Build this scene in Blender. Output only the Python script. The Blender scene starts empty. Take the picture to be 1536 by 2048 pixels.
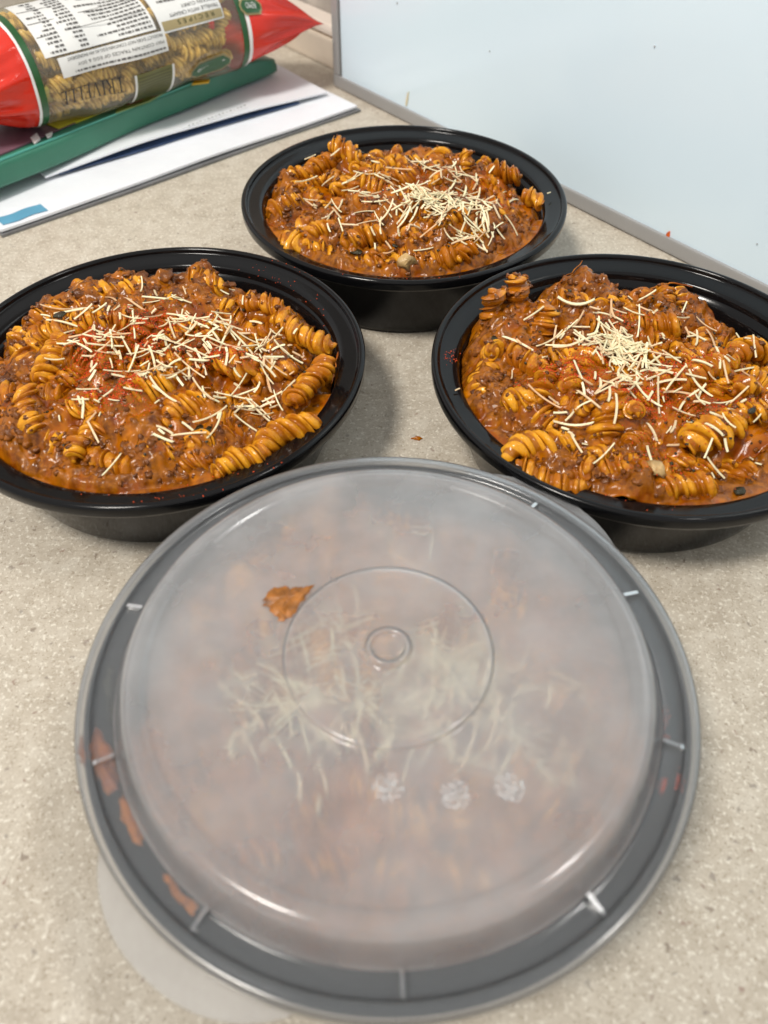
import bpy, bmesh, math, random
import numpy as np
from mathutils import Vector, Matrix

scene = bpy.context.scene
COL = scene.collection
PI = math.pi

# ------------------------------------------------------------------ camera
PITCH, ROLL, CAMZ, FPX = 0.8394, 0.0065, 0.2654, 1609.6
cp, sp = math.cos(PITCH), math.sin(PITCH)
FWD = Vector((0, cp, -sp)); R0 = Vector((1, 0, 0)); U0 = Vector((0, sp, cp))
RIGHT = R0 * math.cos(ROLL) + U0 * math.sin(ROLL)
UP = U0 * math.cos(ROLL) - R0 * math.sin(ROLL)
cam = bpy.data.cameras.new('camera')
cam_o = bpy.data.objects.new('camera', cam); COL.objects.link(cam_o)
M = Matrix((RIGHT, UP, -FWD)).transposed().to_4x4(); M.translation = (0, 0, CAMZ)
cam_o.matrix_world = M
cam.sensor_width = 36; cam.lens = FPX / 2048 * 36
cam.clip_start = 0.01; cam.clip_end = 50
cam.dof.use_dof = True; cam.dof.focus_distance = 0.375; cam.dof.aperture_fstop = 9.5
scene.camera = cam_o

# ------------------------------------------------------------------ room light
world = bpy.data.worlds.new('World'); scene.world = world; world.use_nodes = True
bg = world.node_tree.nodes['Background']
bg.inputs[0].default_value = (1.0, 0.98, 0.955, 1); bg.inputs[1].default_value = 0.74

def lamp(name, loc, target, size, power, color):
    l = bpy.data.lights.new(name, 'AREA'); l.shape = 'DISK'; l.size = size; l.energy = power; l.color = color
    o = bpy.data.objects.new(name, l); COL.objects.link(o)
    o.location = loc
    o.rotation_euler = (Vector(target) - Vector(loc)).to_track_quat('-Z', 'Y').to_euler()
    return o
def shaped_spot(name, loc, target, radius, power, color, cone, blend):
    l = bpy.data.lights.new(name, 'SPOT'); l.energy = power; l.color = color; l.shadow_soft_size = radius
    l.spot_size = math.radians(cone); l.spot_blend = blend
    o = bpy.data.objects.new(name, l); COL.objects.link(o); o.location = loc
    o.rotation_euler = (Vector(target) - Vector(loc)).to_track_quat('-Z', 'Y').to_euler()
    return o
shaped_spot('ceiling_lamp', (-0.65, -0.36, 1.70), (0.12, 0.60, 0), 0.20, 152, (1.0, 0.945, 0.87), 46, 1.0)  # cone shaped and aimed far back so the near counter darkens
lamp('ceiling_lamp', (0.95, 0.20, 1.75), (0.10, 0.35, 0), 0.50, 21, (1.0, 0.975, 0.94))

scene.view_settings.view_transform = 'Standard'
scene.view_settings.look = 'None'
scene.view_settings.exposure = 0.0
scene.view_settings.gamma = 1.0
scene.view_settings.use_curve_mapping = False
scene.render.engine = 'CYCLES'
cy = scene.cycles
cy.use_denoising = True
cy.use_adaptive_sampling = True; cy.adaptive_threshold = 0.02
cy.max_bounces = 9; cy.transparent_max_bounces = 16; cy.transmission_bounces = 8
cy.diffuse_bounces = 3; cy.glossy_bounces = 3
cy.sample_clamp_indirect = 6.0

# ------------------------------------------------------------------ helpers
def at(px, py, z):
    """point of the place at height z that the photograph shows at (px, py)"""
    d = FWD * FPX + RIGHT * (px - 768) - UP * (py - 1024)
    k = (z - CAMZ) / d.z
    return Vector((0, 0, CAMZ)) + d * k

def tag(o, label=None, cat=None, group=None, kind=None):
    if label: o['label'] = label
    if cat: o['category'] = cat
    if group: o['group'] = group
    if kind: o['kind'] = kind
    return o

def link(name, me, mat=None, parent=None, loc=None, smooth=True):
    if mat is not None and len(me.materials) == 0: me.materials.append(mat)
    if smooth and len(me.polygons): me.polygons.foreach_set('use_smooth', [True] * len(me.polygons))
    o = bpy.data.objects.new(name, me); COL.objects.link(o)
    if parent: o.parent = parent
    if loc is not None: o.location = loc
    return o

def mesh(verts, faces, name='m'):
    me = bpy.data.meshes.new(name)
    me.from_pydata([tuple(v) for v in verts], [], [tuple(f) for f in faces])
    me.validate(); me.update()
    return me

def fastmesh(V, F, name='m'):
    """numpy verts (n,3) and faces (m,k)"""
    me = bpy.data.meshes.new(name)
    V = np.asarray(V, np.float32); F = np.asarray(F, np.int32)
    k = F.shape[1]
    me.vertices.add(len(V)); me.vertices.foreach_set('co', V.ravel())
    me.loops.add(F.size); me.loops.foreach_set('vertex_index', F.ravel())
    me.polygons.add(len(F)); me.polygons.foreach_set('loop_start', np.arange(0, F.size, k, dtype=np.int32))
    me.polygons.foreach_set('loop_total', np.full(len(F), k, np.int32))
    me.update(calc_edges=True); me.validate()
    return me

def empty(name, loc):
    o = bpy.data.objects.new(name, None); COL.objects.link(o); o.location = loc
    o.empty_display_size = 0.02
    return o

def lathe(profile, seg=144, closed=False, radial=None):
    """profile: (r, z) list in metres"""
    V, F = [], []
    n = len(profile)
    for i in range(seg):
        a = 2 * PI * i / seg
        for (r, z) in profile:
            rr = r + (radial(a, r, z) if radial else 0)
            V.append((rr * math.cos(a), rr * math.sin(a), z))
    for i in range(seg):
        j = (i + 1) % seg
        for k in range(n - 1 + (1 if closed else 0)):
            k2 = (k + 1) % n
            F.append((i * n + k, j * n + k, j * n + k2, i * n + k2))
    me = mesh(V, F)
    bm = bmesh.new(); bm.from_mesh(me)
    bmesh.ops.remove_doubles(bm, verts=bm.verts, dist=1e-6)
    bmesh.ops.recalc_face_normals(bm, faces=bm.faces)
    bm.to_mesh(me); bm.free()
    return me

def smoothprof(p, it=1):
    """corner cutting so that moulded edges are round"""
    for _ in range(it):
        q = [p[0]]
        for a, b in zip(p[:-1], p[1:]):
            q.append((a[0] * .78 + b[0] * .22, a[1] * .78 + b[1] * .22))
            q.append((a[0] * .22 + b[0] * .78, a[1] * .22 + b[1] * .78))
        q.append(p[-1]); p = q
    return p

def mm(p): return [(r / 1000, z / 1000) for r, z in p]

# ------------------------------------------------------------------ materials
def newmat(name):
    m = bpy.data.materials.new(name); m.use_nodes = True
    nt = m.node_tree
    return m, nt, nt.nodes['Principled BSDF']

def N(nt, typ, **kw):
    n = nt.nodes.new(typ)
    for k, v in kw.items():
        if k in n.inputs: n.inputs[k].default_value = v
        else: setattr(n, k, v)
    return n

def ramp(nt, src, stops):
    r = nt.nodes.new('ShaderNodeValToRGB')
    el = r.color_ramp.elements
    while len(el) < len(stops): el.new(0.5)
    for e, (p, c) in zip(el, stops):
        e.position = p; e.color = (c[0], c[1], c[2], 1) if hasattr(c, '__len__') else (c, c, c, 1)
    nt.links.new(src, r.inputs[0])
    return r.outputs[0]

def mix(nt, fac, a, b, blend='MIX'):
    n = nt.nodes.new('ShaderNodeMix'); n.data_type = 'RGBA'; n.blend_type = blend
    for sock, v in ((n.inputs['Factor'], fac), (n.inputs['A'], a), (n.inputs['B'], b)):
        if hasattr(v, 'is_linked'): nt.links.new(v, sock)
        elif hasattr(v, '__len__'): sock.default_value = (v[0], v[1], v[2], 1)
        else: sock.default_value = v
    return n.outputs['Result']

def noise(nt, vec, scale, detail=4, rough=0.55, out='Fac', dist=0.0):
    n = N(nt, 'ShaderNodeTexNoise'); n.inputs['Scale'].default_value = scale
    n.inputs['Detail'].default_value = detail; n.inputs['Roughness'].default_value = rough
    n.inputs['Distortion'].default_value = dist
    if vec is not None: nt.links.new(vec, n.inputs['Vector'])
    return n.outputs[out]

def bump(nt, b, h, strength, dist):
    n = N(nt, 'ShaderNodeBump'); n.inputs['Strength'].default_value = strength; n.inputs['Distance'].default_value = dist
    nt.links.new(h, n.inputs['Height']); nt.links.new(n.outputs[0], b.inputs['Normal'])
    return n

def objvec(nt, rnd=True):
    tc = N(nt, 'ShaderNodeTexCoord')
    if not rnd: return tc.outputs['Object']
    oi = N(nt, 'ShaderNodeObjectInfo')
    mp = N(nt, 'ShaderNodeVectorMath', operation='MULTIPLY_ADD')
    nt.links.new(oi.outputs['Random'], mp.inputs[0]); mp.inputs[1].default_value = (7.1, 3.7, 9.3)
    nt.links.new(tc.outputs['Object'], mp.inputs[2])
    return mp.outputs[0]

def plain(name, col, rough=0.5, var=0.0, scale=60, spec=0.5, sss=0, bumpd=0):
    m, nt, b = newmat(name)
    b.inputs['Roughness'].default_value = rough; b.inputs['Specular IOR Level'].default_value = spec
    v = objvec(nt)
    f = noise(nt, v, scale, 5)
    lo = [c * (1 - var) for c in col]; hi = [min(1, c * (1 + var)) for c in col]
    nt.links.new(ramp(nt, f, [(0.3, lo), (0.7, hi)]), b.inputs['Base Color'])
    if sss:
        b.inputs['Subsurface Weight'].default_value = sss; b.inputs['Subsurface Radius'].default_value = (1, .5, .25)
        b.inputs['Subsurface Scale'].default_value = 0.0015
    if bumpd: bump(nt, b, noise(nt, v, scale * 3, 4), 0.5, bumpd)
    return m

def mat_counter():
    m, nt, b = newmat('speckled_laminate')
    v = objvec(nt, False)
    big = noise(nt, v, 14, 5, 0.6)
    mid = noise(nt, v, 95, 5, 0.65)
    fine = noise(nt, v, 520, 3, 0.7)
    fine2 = noise(nt, v, 820, 2, 0.6, dist=1.2)
    c = ramp(nt, big, [(0.3, (0.43, 0.375, 0.30)), (0.7, (0.535, 0.485, 0.405))])
    c = mix(nt, 0.55, c, ramp(nt, mid, [(0.30, (0.34, 0.29, 0.225)), (0.5, (0.50, 0.445, 0.36)), (0.68, (0.62, 0.575, 0.49))]))
    c = mix(nt, ramp(nt, fine, [(0.54, 0.0), (0.64, 0.85)]), c, (0.72, 0.68, 0.59))
    c = mix(nt, ramp(nt, fine2, [(0.34, 0.75), (0.43, 0.0)]), c, (0.30, 0.245, 0.18))
    # sparse dark flecks
    vo = N(nt, 'ShaderNodeTexVoronoi'); vo.inputs['Scale'].default_value = 270; vo.inputs['Randomness'].default_value = 1
    wv = N(nt, 'ShaderNodeVectorMath', operation='MULTIPLY_ADD')
    nn = N(nt, 'ShaderNodeTexNoise'); nn.inputs['Scale'].default_value = 300; nt.links.new(v, nn.inputs['Vector'])
    nt.links.new(nn.outputs['Color'], wv.inputs[0]); wv.inputs[1].default_value = (.006, .006, .006); nt.links.new(v, wv.inputs[2])
    nt.links.new(wv.outputs[0], vo.inputs['Vector'])
    sel = N(nt, 'ShaderNodeSeparateColor'); nt.links.new(vo.outputs['Color'], sel.inputs[0])
    pick = ramp(nt, sel.outputs[0], [(0.80, 0.0), (0.84, 1.0)])
    spot = ramp(nt, vo.outputs['Distance'], [(0.14, 0.65), (0.30, 0.0)])
    fl = mix(nt, 1.0, pick, spot, 'MULTIPLY')
    dk = ramp(nt, sel.outputs[1], [(0.2, (0.16, 0.115, 0.085)), (0.5, (0.24, 0.215, 0.19)), (0.9, (0.23, 0.13, 0.10))])
    c = mix(nt, fl, c, dk)
    nt.links.new(c, b.inputs['Base Color'])
    b.inputs['Roughness'].default_value = 0.42; b.inputs['Specular IOR Level'].default_value = 0.35
    bump(nt, b, fine, 0.25, 0.0002)
    return m

def mat_pasta(name, base, sauce, cover):
    m, nt, b = newmat(name)
    v = objvec(nt)
    n1 = noise(nt, v, 120, 5, 0.6)
    n2 = noise(nt, v, 420, 4, 0.6)
    c = ramp(nt, n2, [(0.3, [x * 0.82 for x in base]), (0.7, [min(1, x * 1.12) for x in base])])
    oi = N(nt, 'ShaderNodeObjectInfo')
    sh = N(nt, 'ShaderNodeMath', operation='MULTIPLY_ADD'); nt.links.new(oi.outputs['Random'], sh.inputs[0])
    sh.inputs[1].default_value = 0.20; nt.links.new(n1, sh.inputs[2])
    c = mix(nt, ramp(nt, sh.outputs[0], [(0.56 - cover, 0.0), (0.74 - cover, 0.92)]), c, sauce)
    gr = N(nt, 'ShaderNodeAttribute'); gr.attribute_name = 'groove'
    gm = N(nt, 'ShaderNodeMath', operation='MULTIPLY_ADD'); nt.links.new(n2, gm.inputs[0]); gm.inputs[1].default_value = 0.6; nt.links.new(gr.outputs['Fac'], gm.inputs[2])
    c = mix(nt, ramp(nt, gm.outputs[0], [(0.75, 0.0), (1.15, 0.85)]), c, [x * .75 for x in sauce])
    nt.links.new(c, b.inputs['Base Color'])
    b.inputs['Roughness'].default_value = 0.16; b.inputs['Specular IOR Level'].default_value = 0.38
    h = mix(nt, 0.5, n1, n2)
    bump(nt, b, h, 0.4, 0.0010)
    return m

def mat_sauce():
    m, nt, b = newmat('meat_sauce')
    v = objvec(nt)
    n1 = noise(nt, v, 75, 6, 0.62)
    n2 = noise(nt, v, 300, 5, 0.65)
    n3 = noise(nt, v, 950, 3, 0.6)
    c = ramp(nt, n1, [(0.28, (0.125, 0.018, 0.0004)), (0.43, (0.28, 0.062, 0.0006)), (0.57, (0.50, 0.155, 0.001)), (0.74, (0.23, 0.060, 0.001))])
    c = mix(nt, ramp(nt, n2, [(0.42, 0.0), (0.68, 0.5)]), c, (0.15, 0.042, 0.003))
    at_ = N(nt, 'ShaderNodeAttribute'); at_.attribute_name = 'meat'
    mc = ramp(nt, n2, [(0.35, (0.095, 0.024, 0.002)), (0.55, (0.23, 0.072, 0.004)), (0.72, (0.39, 0.130, 0.005))])
    c = mix(nt, at_.outputs['Fac'], c, mc)
    c = mix(nt, ramp(nt, n3, [(0.68, 0.0), (0.76, 0.6)]), c, (0.045, 0.035, 0.008))
    nt.links.new(c, b.inputs['Base Color'])
    b.inputs['Roughness'].default_value = 0.14; b.inputs['Specular IOR Level'].default_value = 0.37
    bump(nt, b, n2, 0.35, 0.0009)
    return m

def mat_meat():
    m, nt, b = newmat('ground_meat')
    v = objvec(nt)
    n1 = noise(nt, v, 160, 5, 0.6); n2 = noise(nt, v, 600, 5, 0.7)
    c = ramp(nt, n1, [(0.30, (0.070, 0.019, 0.004)), (0.5, (0.155, 0.048, 0.008)), (0.7, (0.30, 0.092, 0.006))])
    nt.links.new(c, b.inputs['Base Color'])
    b.inputs['Roughness'].default_value = 0.16; b.inputs['Specular IOR Level'].default_value = 0.36
    bump(nt, b, n2, 0.4, 0.0010)
    return m

def mat_cheese():
    m, nt, b = newmat('hard_cheese')
    oi = N(nt, 'ShaderNodeObjectInfo')
    v = objvec(nt)
    c = ramp(nt, oi.outputs['Random'], [(0.0, (0.80, 0.75, 0.49)), (0.5, (0.77, 0.69, 0.44)), (0.8, (0.74, 0.60, 0.38)), (1.0, (0.68, 0.42, 0.22))])
    c = mix(nt, ramp(nt, noise(nt, v, 300, 4), [(0.56, 0.0), (0.72, 0.6)]), c, (0.60, 0.22, 0.05))
    nt.links.new(c, b.inputs['Base Color'])
    b.inputs['Roughness'].default_value = 0.42
    bump(nt, b, noise(nt, v, 900, 3), 0.4, 0.0004)
    return m

def mat_black():
    m, nt, b = newmat('black_plastic')
    v = objvec(nt)
    b.inputs['Base Color'].default_value = (0.0035, 0.0035, 0.0040, 1); b.inputs['Specular IOR Level'].default_value = 0.26
    n = noise(nt, v, 900, 3)
    r = ramp(nt, noise(nt, v, 45, 5), [(0.35, 0.09), (0.7, 0.18)])
    nt.links.new(r, b.inputs['Roughness'])
    bump(nt, b, n, 0.08, 0.0002)
    return m

def mat_lid(name, haze, tint=(0.86, 0.875, 0.90), patch=0.0):
    m, nt, b = newmat(name)
    nt.nodes.remove(b)
    out = nt.nodes['Material Output']
    v = objvec(nt, False)
    tr = N(nt, 'ShaderNodeBsdfTransparent'); tr.inputs[0].default_value = (0.97, 0.97, 0.97, 1)
    rf = N(nt, 'ShaderNodeBsdfRefraction'); rf.inputs['IOR'].default_value = 1.35; rf.inputs['Roughness'].default_value = 0.25
    rf.inputs['Color'].default_value = (0.97, 0.97, 0.97, 1)
    s1 = N(nt, 'ShaderNodeMixShader'); s1.inputs[0].default_value = 0.64
    nt.links.new(tr.outputs[0], s1.inputs[1]); nt.links.new(rf.outputs[0], s1.inputs[2])
    df = N(nt, 'ShaderNodeBsdfDiffuse'); df.inputs['Color'].default_value = (*tint, 1)
    tl = N(nt, 'ShaderNodeBsdfTranslucent'); tl.inputs['Color'].default_value = (*tint, 1)
    s2 = N(nt, 'ShaderNodeMixShader'); s2.inputs[0].default_value = 0.50
    nt.links.new(df.outputs[0], s2.inputs[1]); nt.links.new(tl.outputs[0], s2.inputs[2])
    s3 = N(nt, 'ShaderNodeMixShader')
    hz = ramp(nt, noise(nt, v, 38, 4, 0.5), [(0.3, haze * (1 - patch)), (0.7, min(1, haze * (1 + patch)))])
    nt.links.new(hz, s3.inputs[0])
    nt.links.new(s1.outputs[0], s3.inputs[1]); nt.links.new(s2.outputs[0], s3.inputs[2])
    gl = N(nt, 'ShaderNodeBsdfGlossy'); gl.inputs['Roughness'].default_value = 0.13
    fr = N(nt, 'ShaderNodeFresnel'); fr.inputs['IOR'].default_value = 1.45
    s4 = N(nt, 'ShaderNodeMixShader'); nt.links.new(fr.outputs[0], s4.inputs[0])
    nt.links.new(s3.outputs[0], s4.inputs[1]); nt.links.new(gl.outputs[0], s4.inputs[2])
    nt.links.new(s4.outputs[0], out.inputs['Surface'])
    return m

def mat_mottle(name, cover, tint):
    """fine mottling: part clear, part white"""
    m, nt, b = newmat(name); nt.nodes.remove(b); out = nt.nodes['Material Output']
    tr = N(nt, 'ShaderNodeBsdfTransparent'); df = N(nt, 'ShaderNodeBsdfDiffuse'); df.inputs[0].default_value = (*tint, 1)
    s = N(nt, 'ShaderNodeMixShader')
    f = ramp(nt, noise(nt, objvec(nt, False), 900, 3), [(0.35, cover * .3), (0.65, cover)])
    nt.links.new(f, s.inputs[0]); nt.links.new(tr.outputs[0], s.inputs[1]); nt.links.new(df.outputs[0], s.inputs[2])
    nt.links.new(s.outputs[0], out.inputs['Surface'])
    return m

def mat_film():
    m, nt, b = newmat('clear_film')
    nt.nodes.remove(b); out = nt.nodes['Material Output']
    v = objvec(nt, False)
    tr = N(nt, 'ShaderNodeBsdfTransparent'); tr.inputs[0].default_value = (0.95, 0.93, 0.88, 1)
    df = N(nt, 'ShaderNodeBsdfDiffuse'); df.inputs[0].default_value = (0.72, 0.66, 0.52, 1)
    s = N(nt, 'ShaderNodeMixShader'); s.inputs[0].default_value = 0.12
    nt.links.new(tr.outputs[0], s.inputs[1]); nt.links.new(df.outputs[0], s.inputs[2])
    gl = N(nt, 'ShaderNodeBsdfGlossy'); gl.inputs['Roughness'].default_value = 0.12
    bp = N(nt, 'ShaderNodeBump'); bp.inputs['Strength'].default_value = 0.5; bp.inputs['Distance'].default_value = 0.002
    nt.links.new(noise(nt, v, 60, 3), bp.inputs['Height']); nt.links.new(bp.outputs[0], gl.inputs['Normal'])
    lw = N(nt, 'ShaderNodeLayerWeight'); lw.inputs['Blend'].default_value = 0.5
    pw = N(nt, 'ShaderNodeMath', operation='POWER'); nt.links.new(lw.outputs['Facing'], pw.inputs[0]); pw.inputs[1].default_value = 4.0
    fr = N(nt, 'ShaderNodeMath', operation='MULTIPLY_ADD'); nt.links.new(pw.outputs[0], fr.inputs[0]); fr.inputs[1].default_value = 0.55; fr.inputs[2].default_value = 0.045
    s2 = N(nt, 'ShaderNodeMixShader'); nt.links.new(fr.outputs[0], s2.inputs[0])
    nt.links.new(s.outputs[0], s2.inputs[1]); nt.links.new(gl.outputs[0], s2.inputs[2])
    nt.links.new(s2.outputs[0], out.inputs['Surface'])
    return m

MAT = dict(
    counter=mat_counter(), black=mat_black(),
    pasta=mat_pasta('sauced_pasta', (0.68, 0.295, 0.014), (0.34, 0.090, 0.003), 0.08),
    pasta_light=mat_pasta('lightly_sauced_pasta', (0.70, 0.310, 0.015), (0.38, 0.108, 0.003), 0.06),
    dry=mat_pasta('dry_pasta', (0.84, 0.57, 0.14), (0.64, 0.39, 0.08), -0.12),
    sauce=mat_sauce(), meat=mat_meat(), cheese=mat_cheese(),
    paprika=plain('paprika', (0.60, 0.058, 0.003), 0.8, 0.3, 900),
    herb=plain('dark_herb', (0.030, 0.026, 0.010), 0.25, 0.4, 300, bumpd=.002),
    onion=plain('onion', (0.50, 0.33, 0.14), 0.15, 0.3, 200, bumpd=.001),
    dome=mat_lid('frosted_dome', 0.275, (0.92, 0.94, 0.96), patch=0.22), lip=mat_lid('frosted_lip', 0.12, (0.72, 0.77, 0.82)),
    rib=mat_lid('frosted_rib', 0.15), tab=mat_lid('frosted_tab', 0.22),
    mottle=mat_mottle('mottled_white', 0.16, (0.86, 0.87, 0.87)),
    film=mat_film(),
    board=plain('whiteboard_enamel', (0.66, 0.785, 0.87), 0.16, 0.012, 3),
    alu=plain('aluminium_frame', (0.31, 0.305, 0.30), 0.38, 0.06, 20),
    wall=plain('mottled_wall', (0.43, 0.385, 0.34), 0.5, 0.28, 22),
    upstand=plain('cream_upstand', (0.62, 0.53, 0.43), 0.45, 0.05, 40),
    upstand_top=plain('pale_upstand_top', (0.74, 0.65, 0.57), 0.45, 0.04, 40),
    groove=plain('dark_joint', (0.20, 0.14, 0.09), 0.7, 0.2, 60),  # dark brown seam between upstand and capping strip
    scrap=plain('dark_brown_scrap', (0.06, 0.04, 0.035), 0.6, 0.3, 80),
    white_paper=plain('white_paper', (0.80, 0.82, 0.86), 0.45, 0.03, 25, bumpd=0.001),
    navy=plain('navy_print', (0.045, 0.085, 0.19), 0.4, 0.3, 40),
    blue=plain('blue_print', (0.12, 0.34, 0.50), 0.4, 0.1, 60),
    sleeve=plain('grey_plastic', (0.17, 0.17, 0.175), 0.25, 0.2, 60),
    ink=plain('black_ink', (0.03, 0.03, 0.03), 0.5),
    ink_soft=plain('grey_ink', (0.10, 0.095, 0.09), 0.5),
    green_card=plain('green_card', (0.040, 0.185, 0.118), 0.38, 0.10, 30),
    teal=plain('teal_highlight', (0.08, 0.36, 0.29), 0.35, 0.12, 40),
    purple=plain('plum_print', (0.16, 0.085, 0.11), 0.35, 0.25, 35),
    yellow=plain('yellow_print', (0.62, 0.58, 0.03), 0.35, 0.10, 30),
    leafgreen=plain('olive_print', (0.16, 0.22, 0.04), 0.35, 0.3, 90),
    brownprint=plain('brown_print', (0.20, 0.06, 0.03), 0.35, 0.4, 120),
    amber=plain('amber_print', (0.75, 0.45, 0.02), 0.35, 0.1, 60),
    red=plain('red_film', (0.58, 0.024, 0.010), 0.20, 0.12, 25, bumpd=0.0015),
    dkgreen=plain('dark_green_print', (0.018, 0.085, 0.025), 0.3, 0.1, 60),
    white_print=plain('white_print', (0.72, 0.72, 0.70), 0.35, 0.03, 50),
    gold=plain('gold_print', (0.34, 0.27, 0.13), 0.35, 0.08, 50),
    olive=plain('olive_panel', (0.15, 0.15, 0.045), 0.35, 0.08, 50),
    olive_line=plain('olive_line', (0.075, 0.075, 0.02), 0.35, 0.08, 50),
    stain=plain('sauce_drop', (0.62, 0.10, 0.006), 0.25, 0.35, 300),
    speck=plain('grey_speck', (0.42, 0.45, 0.47), 0.5, 0.1),
    smear=plain('brown_orange_smear', (0.30, 0.105, 0.012), 0.25, 0.55, 260, bumpd=.001),
    faint=plain('dried_streak', (0.62, 0.55, 0.38), 0.4, 0.1, 100),
)

# ------------------------------------------------------------------ setting: counter, wall, upstand
BO = Vector((-0.0449, 0.7195, 0))            # near corner of the board's foot
WD = Vector((0.640, -0.768, 0)).normalized()  # along the wall
WN = Vector((0.768, 0.640, 0)).normalized()   # into the wall

def wbox(name, mat, u0, u1, n0, n1, z0, z1, parent=None, bevel=0.0, off=None):
    """box in the wall's frame: u along the wall, n into the wall"""
    V = []
    for z in (z0, z1):
        for (u, n) in ((u0, n0), (u1, n0), (u1, n1), (u0, n1)):
            p = BO + WD * u + WN * n; p.z = z
            if off: p = p - off
            V.append(p)
    F = [(3, 2, 1, 0), (4, 5, 6, 7), (0, 1, 5, 4), (1, 2, 6, 5), (2, 3, 7, 6), (3, 0, 4, 7)]
    me = mesh(V, F)
    bm = bmesh.new(); bm.from_mesh(me)
    bmesh.ops.recalc_face_normals(bm, faces=bm.faces)
    if bevel: bmesh.ops.bevel(bm, geom=bm.edges, offset=bevel, segments=2, affect='EDGES', profile=0.7)
    bm.to_mesh(me); bm.free()
    return link(name, me, mat, parent, smooth=False)

tag(wbox('countertop', MAT['counter'], -1.3, 1.3, -0.62, 0.06, -0.035, 0.0), kind='structure')
tag(wbox('wall', MAT['wall'], -1.3, 1.3, 0.045, 0.12, 0.0005, 1.0), kind='structure')
ups = tag(wbox('wall_upstand', MAT['upstand'], -1.3, 1.3, 0.0215, 0.0445, 0.0004, 0.0235, bevel=0.002), kind='structure')
wbox('capping_strip', MAT['upstand_top'], -1.3, 1.3, 0.0235, 0.0446, 0.0250, 0.0330, ups, bevel=0.003)
wbox('joint', MAT['groove'], -1.3, 1.3, 0.0245, 0.0440, 0.0236, 0.0249, ups)

# ------------------------------------------------------------------ whiteboard
wb = empty('whiteboard', BO)
tag(wb, 'white glossy whiteboard with thin grey frame standing against the wall', 'whiteboard')
BW, BH, FT = 0.90, 0.60, 0.0098
wbox('writing_surface', MAT['board'], FT, BW - FT, 0.0022, 0.012, FT, BH - FT, wb, off=BO)
wbox('frame_rail', MAT['alu'], 0, BW, 0.0, 0.015, 0.0008, FT + 0.0002, wb, 0.0012, off=BO)
wbox('frame_rail', MAT['alu'], 0, BW, 0.0, 0.015, BH - FT, BH, wb, 0.0012, off=BO)
wbox('frame_rail', MAT['alu'], 0, FT - 0.002, 0.0004, 0.0146, FT + 0.0004, BH - FT - 0.0004, wb, 0.0012, off=BO)
wbox('frame_rail', MAT['alu'], BW - FT, BW, 0.0004, 0.0146, FT + 0.0004, BH - FT - 0.0004, wb, 0.0012, off=BO)

def blob2d(n, rx, ry, rng, jag=0.25):
    return [(rx * math.cos(2 * PI * i / n) * (1 + rng.uniform(-jag, jag)), ry * math.sin(2 * PI * i / n) * (1 + rng.uniform(-jag, jag))) for i in range(n)]

def board_mark(name, px, py, w, h, mat, label=None, lean=0.0):
    """small mark lying on the board's face"""
    d = FWD * FPX + RIGHT * (px - 768) - UP * (py - 1024)
    o = Vector((0, 0, CAMZ)); pl = BO + WN * 0.0022
    k = (pl - o).dot(WN) / d.dot(WN)
    p = o + d * k - BO
    rng = random.Random(int(px + py))
    pts = blob2d(12, w, h, rng)
    V = []
    for t in (0.0008, -0.0002):
        for (a, b) in pts:
            V.append(p + WD * (a + lean * b) + Vector((0, 0, b)) - WN * t)
    F = [tuple(range(12))[::-1], tuple(range(12, 24))] + [(i, (i + 1) % 12, 12 + (i + 1) % 12, 12 + i) for i in range(12)]
    o2 = link(name, mesh(V, F), mat, wb, smooth=False)
    if label: o2['label'] = label
board_mark('sauce_spot', 1337, 470, 0.0012, 0.0026, MAT['stain'], 'small orange red sauce splash')
board_mark('dried_streak', 815, 198, 0.0009, 0.0065, MAT['faint'], 'pale tan dried streak', 0.2)
for (x, y, s) in ((980, 102, .0004), (1310, 92, .0004), (1515, 487, .0004), (795, 6, .0006)):
    board_mark('speck', x, y, s, s, MAT['speck'])

# dark scrap lodged under the capping strip beside the board
sc_ = wbox('brown_scrap', MAT['scrap'], -0.016, -0.002, 0.0145, 0.0208, 0.0006, 0.0085, bevel=0.0015)
tag(sc_, 'small dark brown scrap beside the lower left corner of the whiteboard', 'scrap')

# ------------------------------------------------------------------ food containers
RIM = 0.0451
RIM_PROFILE = mm(smoothprof([(83.0, 37.6), (85.0, 40.2), (90.6, 40.6), (91.4, 39.4), (92.5, 39.5), (92.6, 44.0), (91.9, 44.9), (90.9, 45.15), (89.9, 45.0), (89.4, 44.4), (89.1, 42.9), (88.3, 42.5), (82.0, 41.3), (80.7, 40.6), (80.1, 39.0), (79.75, 37.6)], 1))
BODY_PROFILE = mm(smoothprof([(0, 1.2), (62, 1.2), (69.0, 1.7), (71.6, 3.2), (72.6, 6.0), (79.75, 37.6)], 1) + smoothprof([(83.0, 37.6), (81.6, 36.9), (81.1, 35.0), (74.2, 5.0), (72.9, 1.6), (70.5, 0.35), (66, 0.3), (0, 0.6)], 1))
rim_me = lathe(RIM_PROFILE, 160); body_me = lathe(BODY_PROFILE, 160)

def wall_r(z):
    """inner wall radius at height z"""
    return 0.0726 + (0.07975 - 0.0726) * min(1, max(0, (z - 0.006) / (0.0376 - 0.006))) if z < 0.0376 else 0.0801 + min(.0010, (z - 0.0376) * .25)

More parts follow.
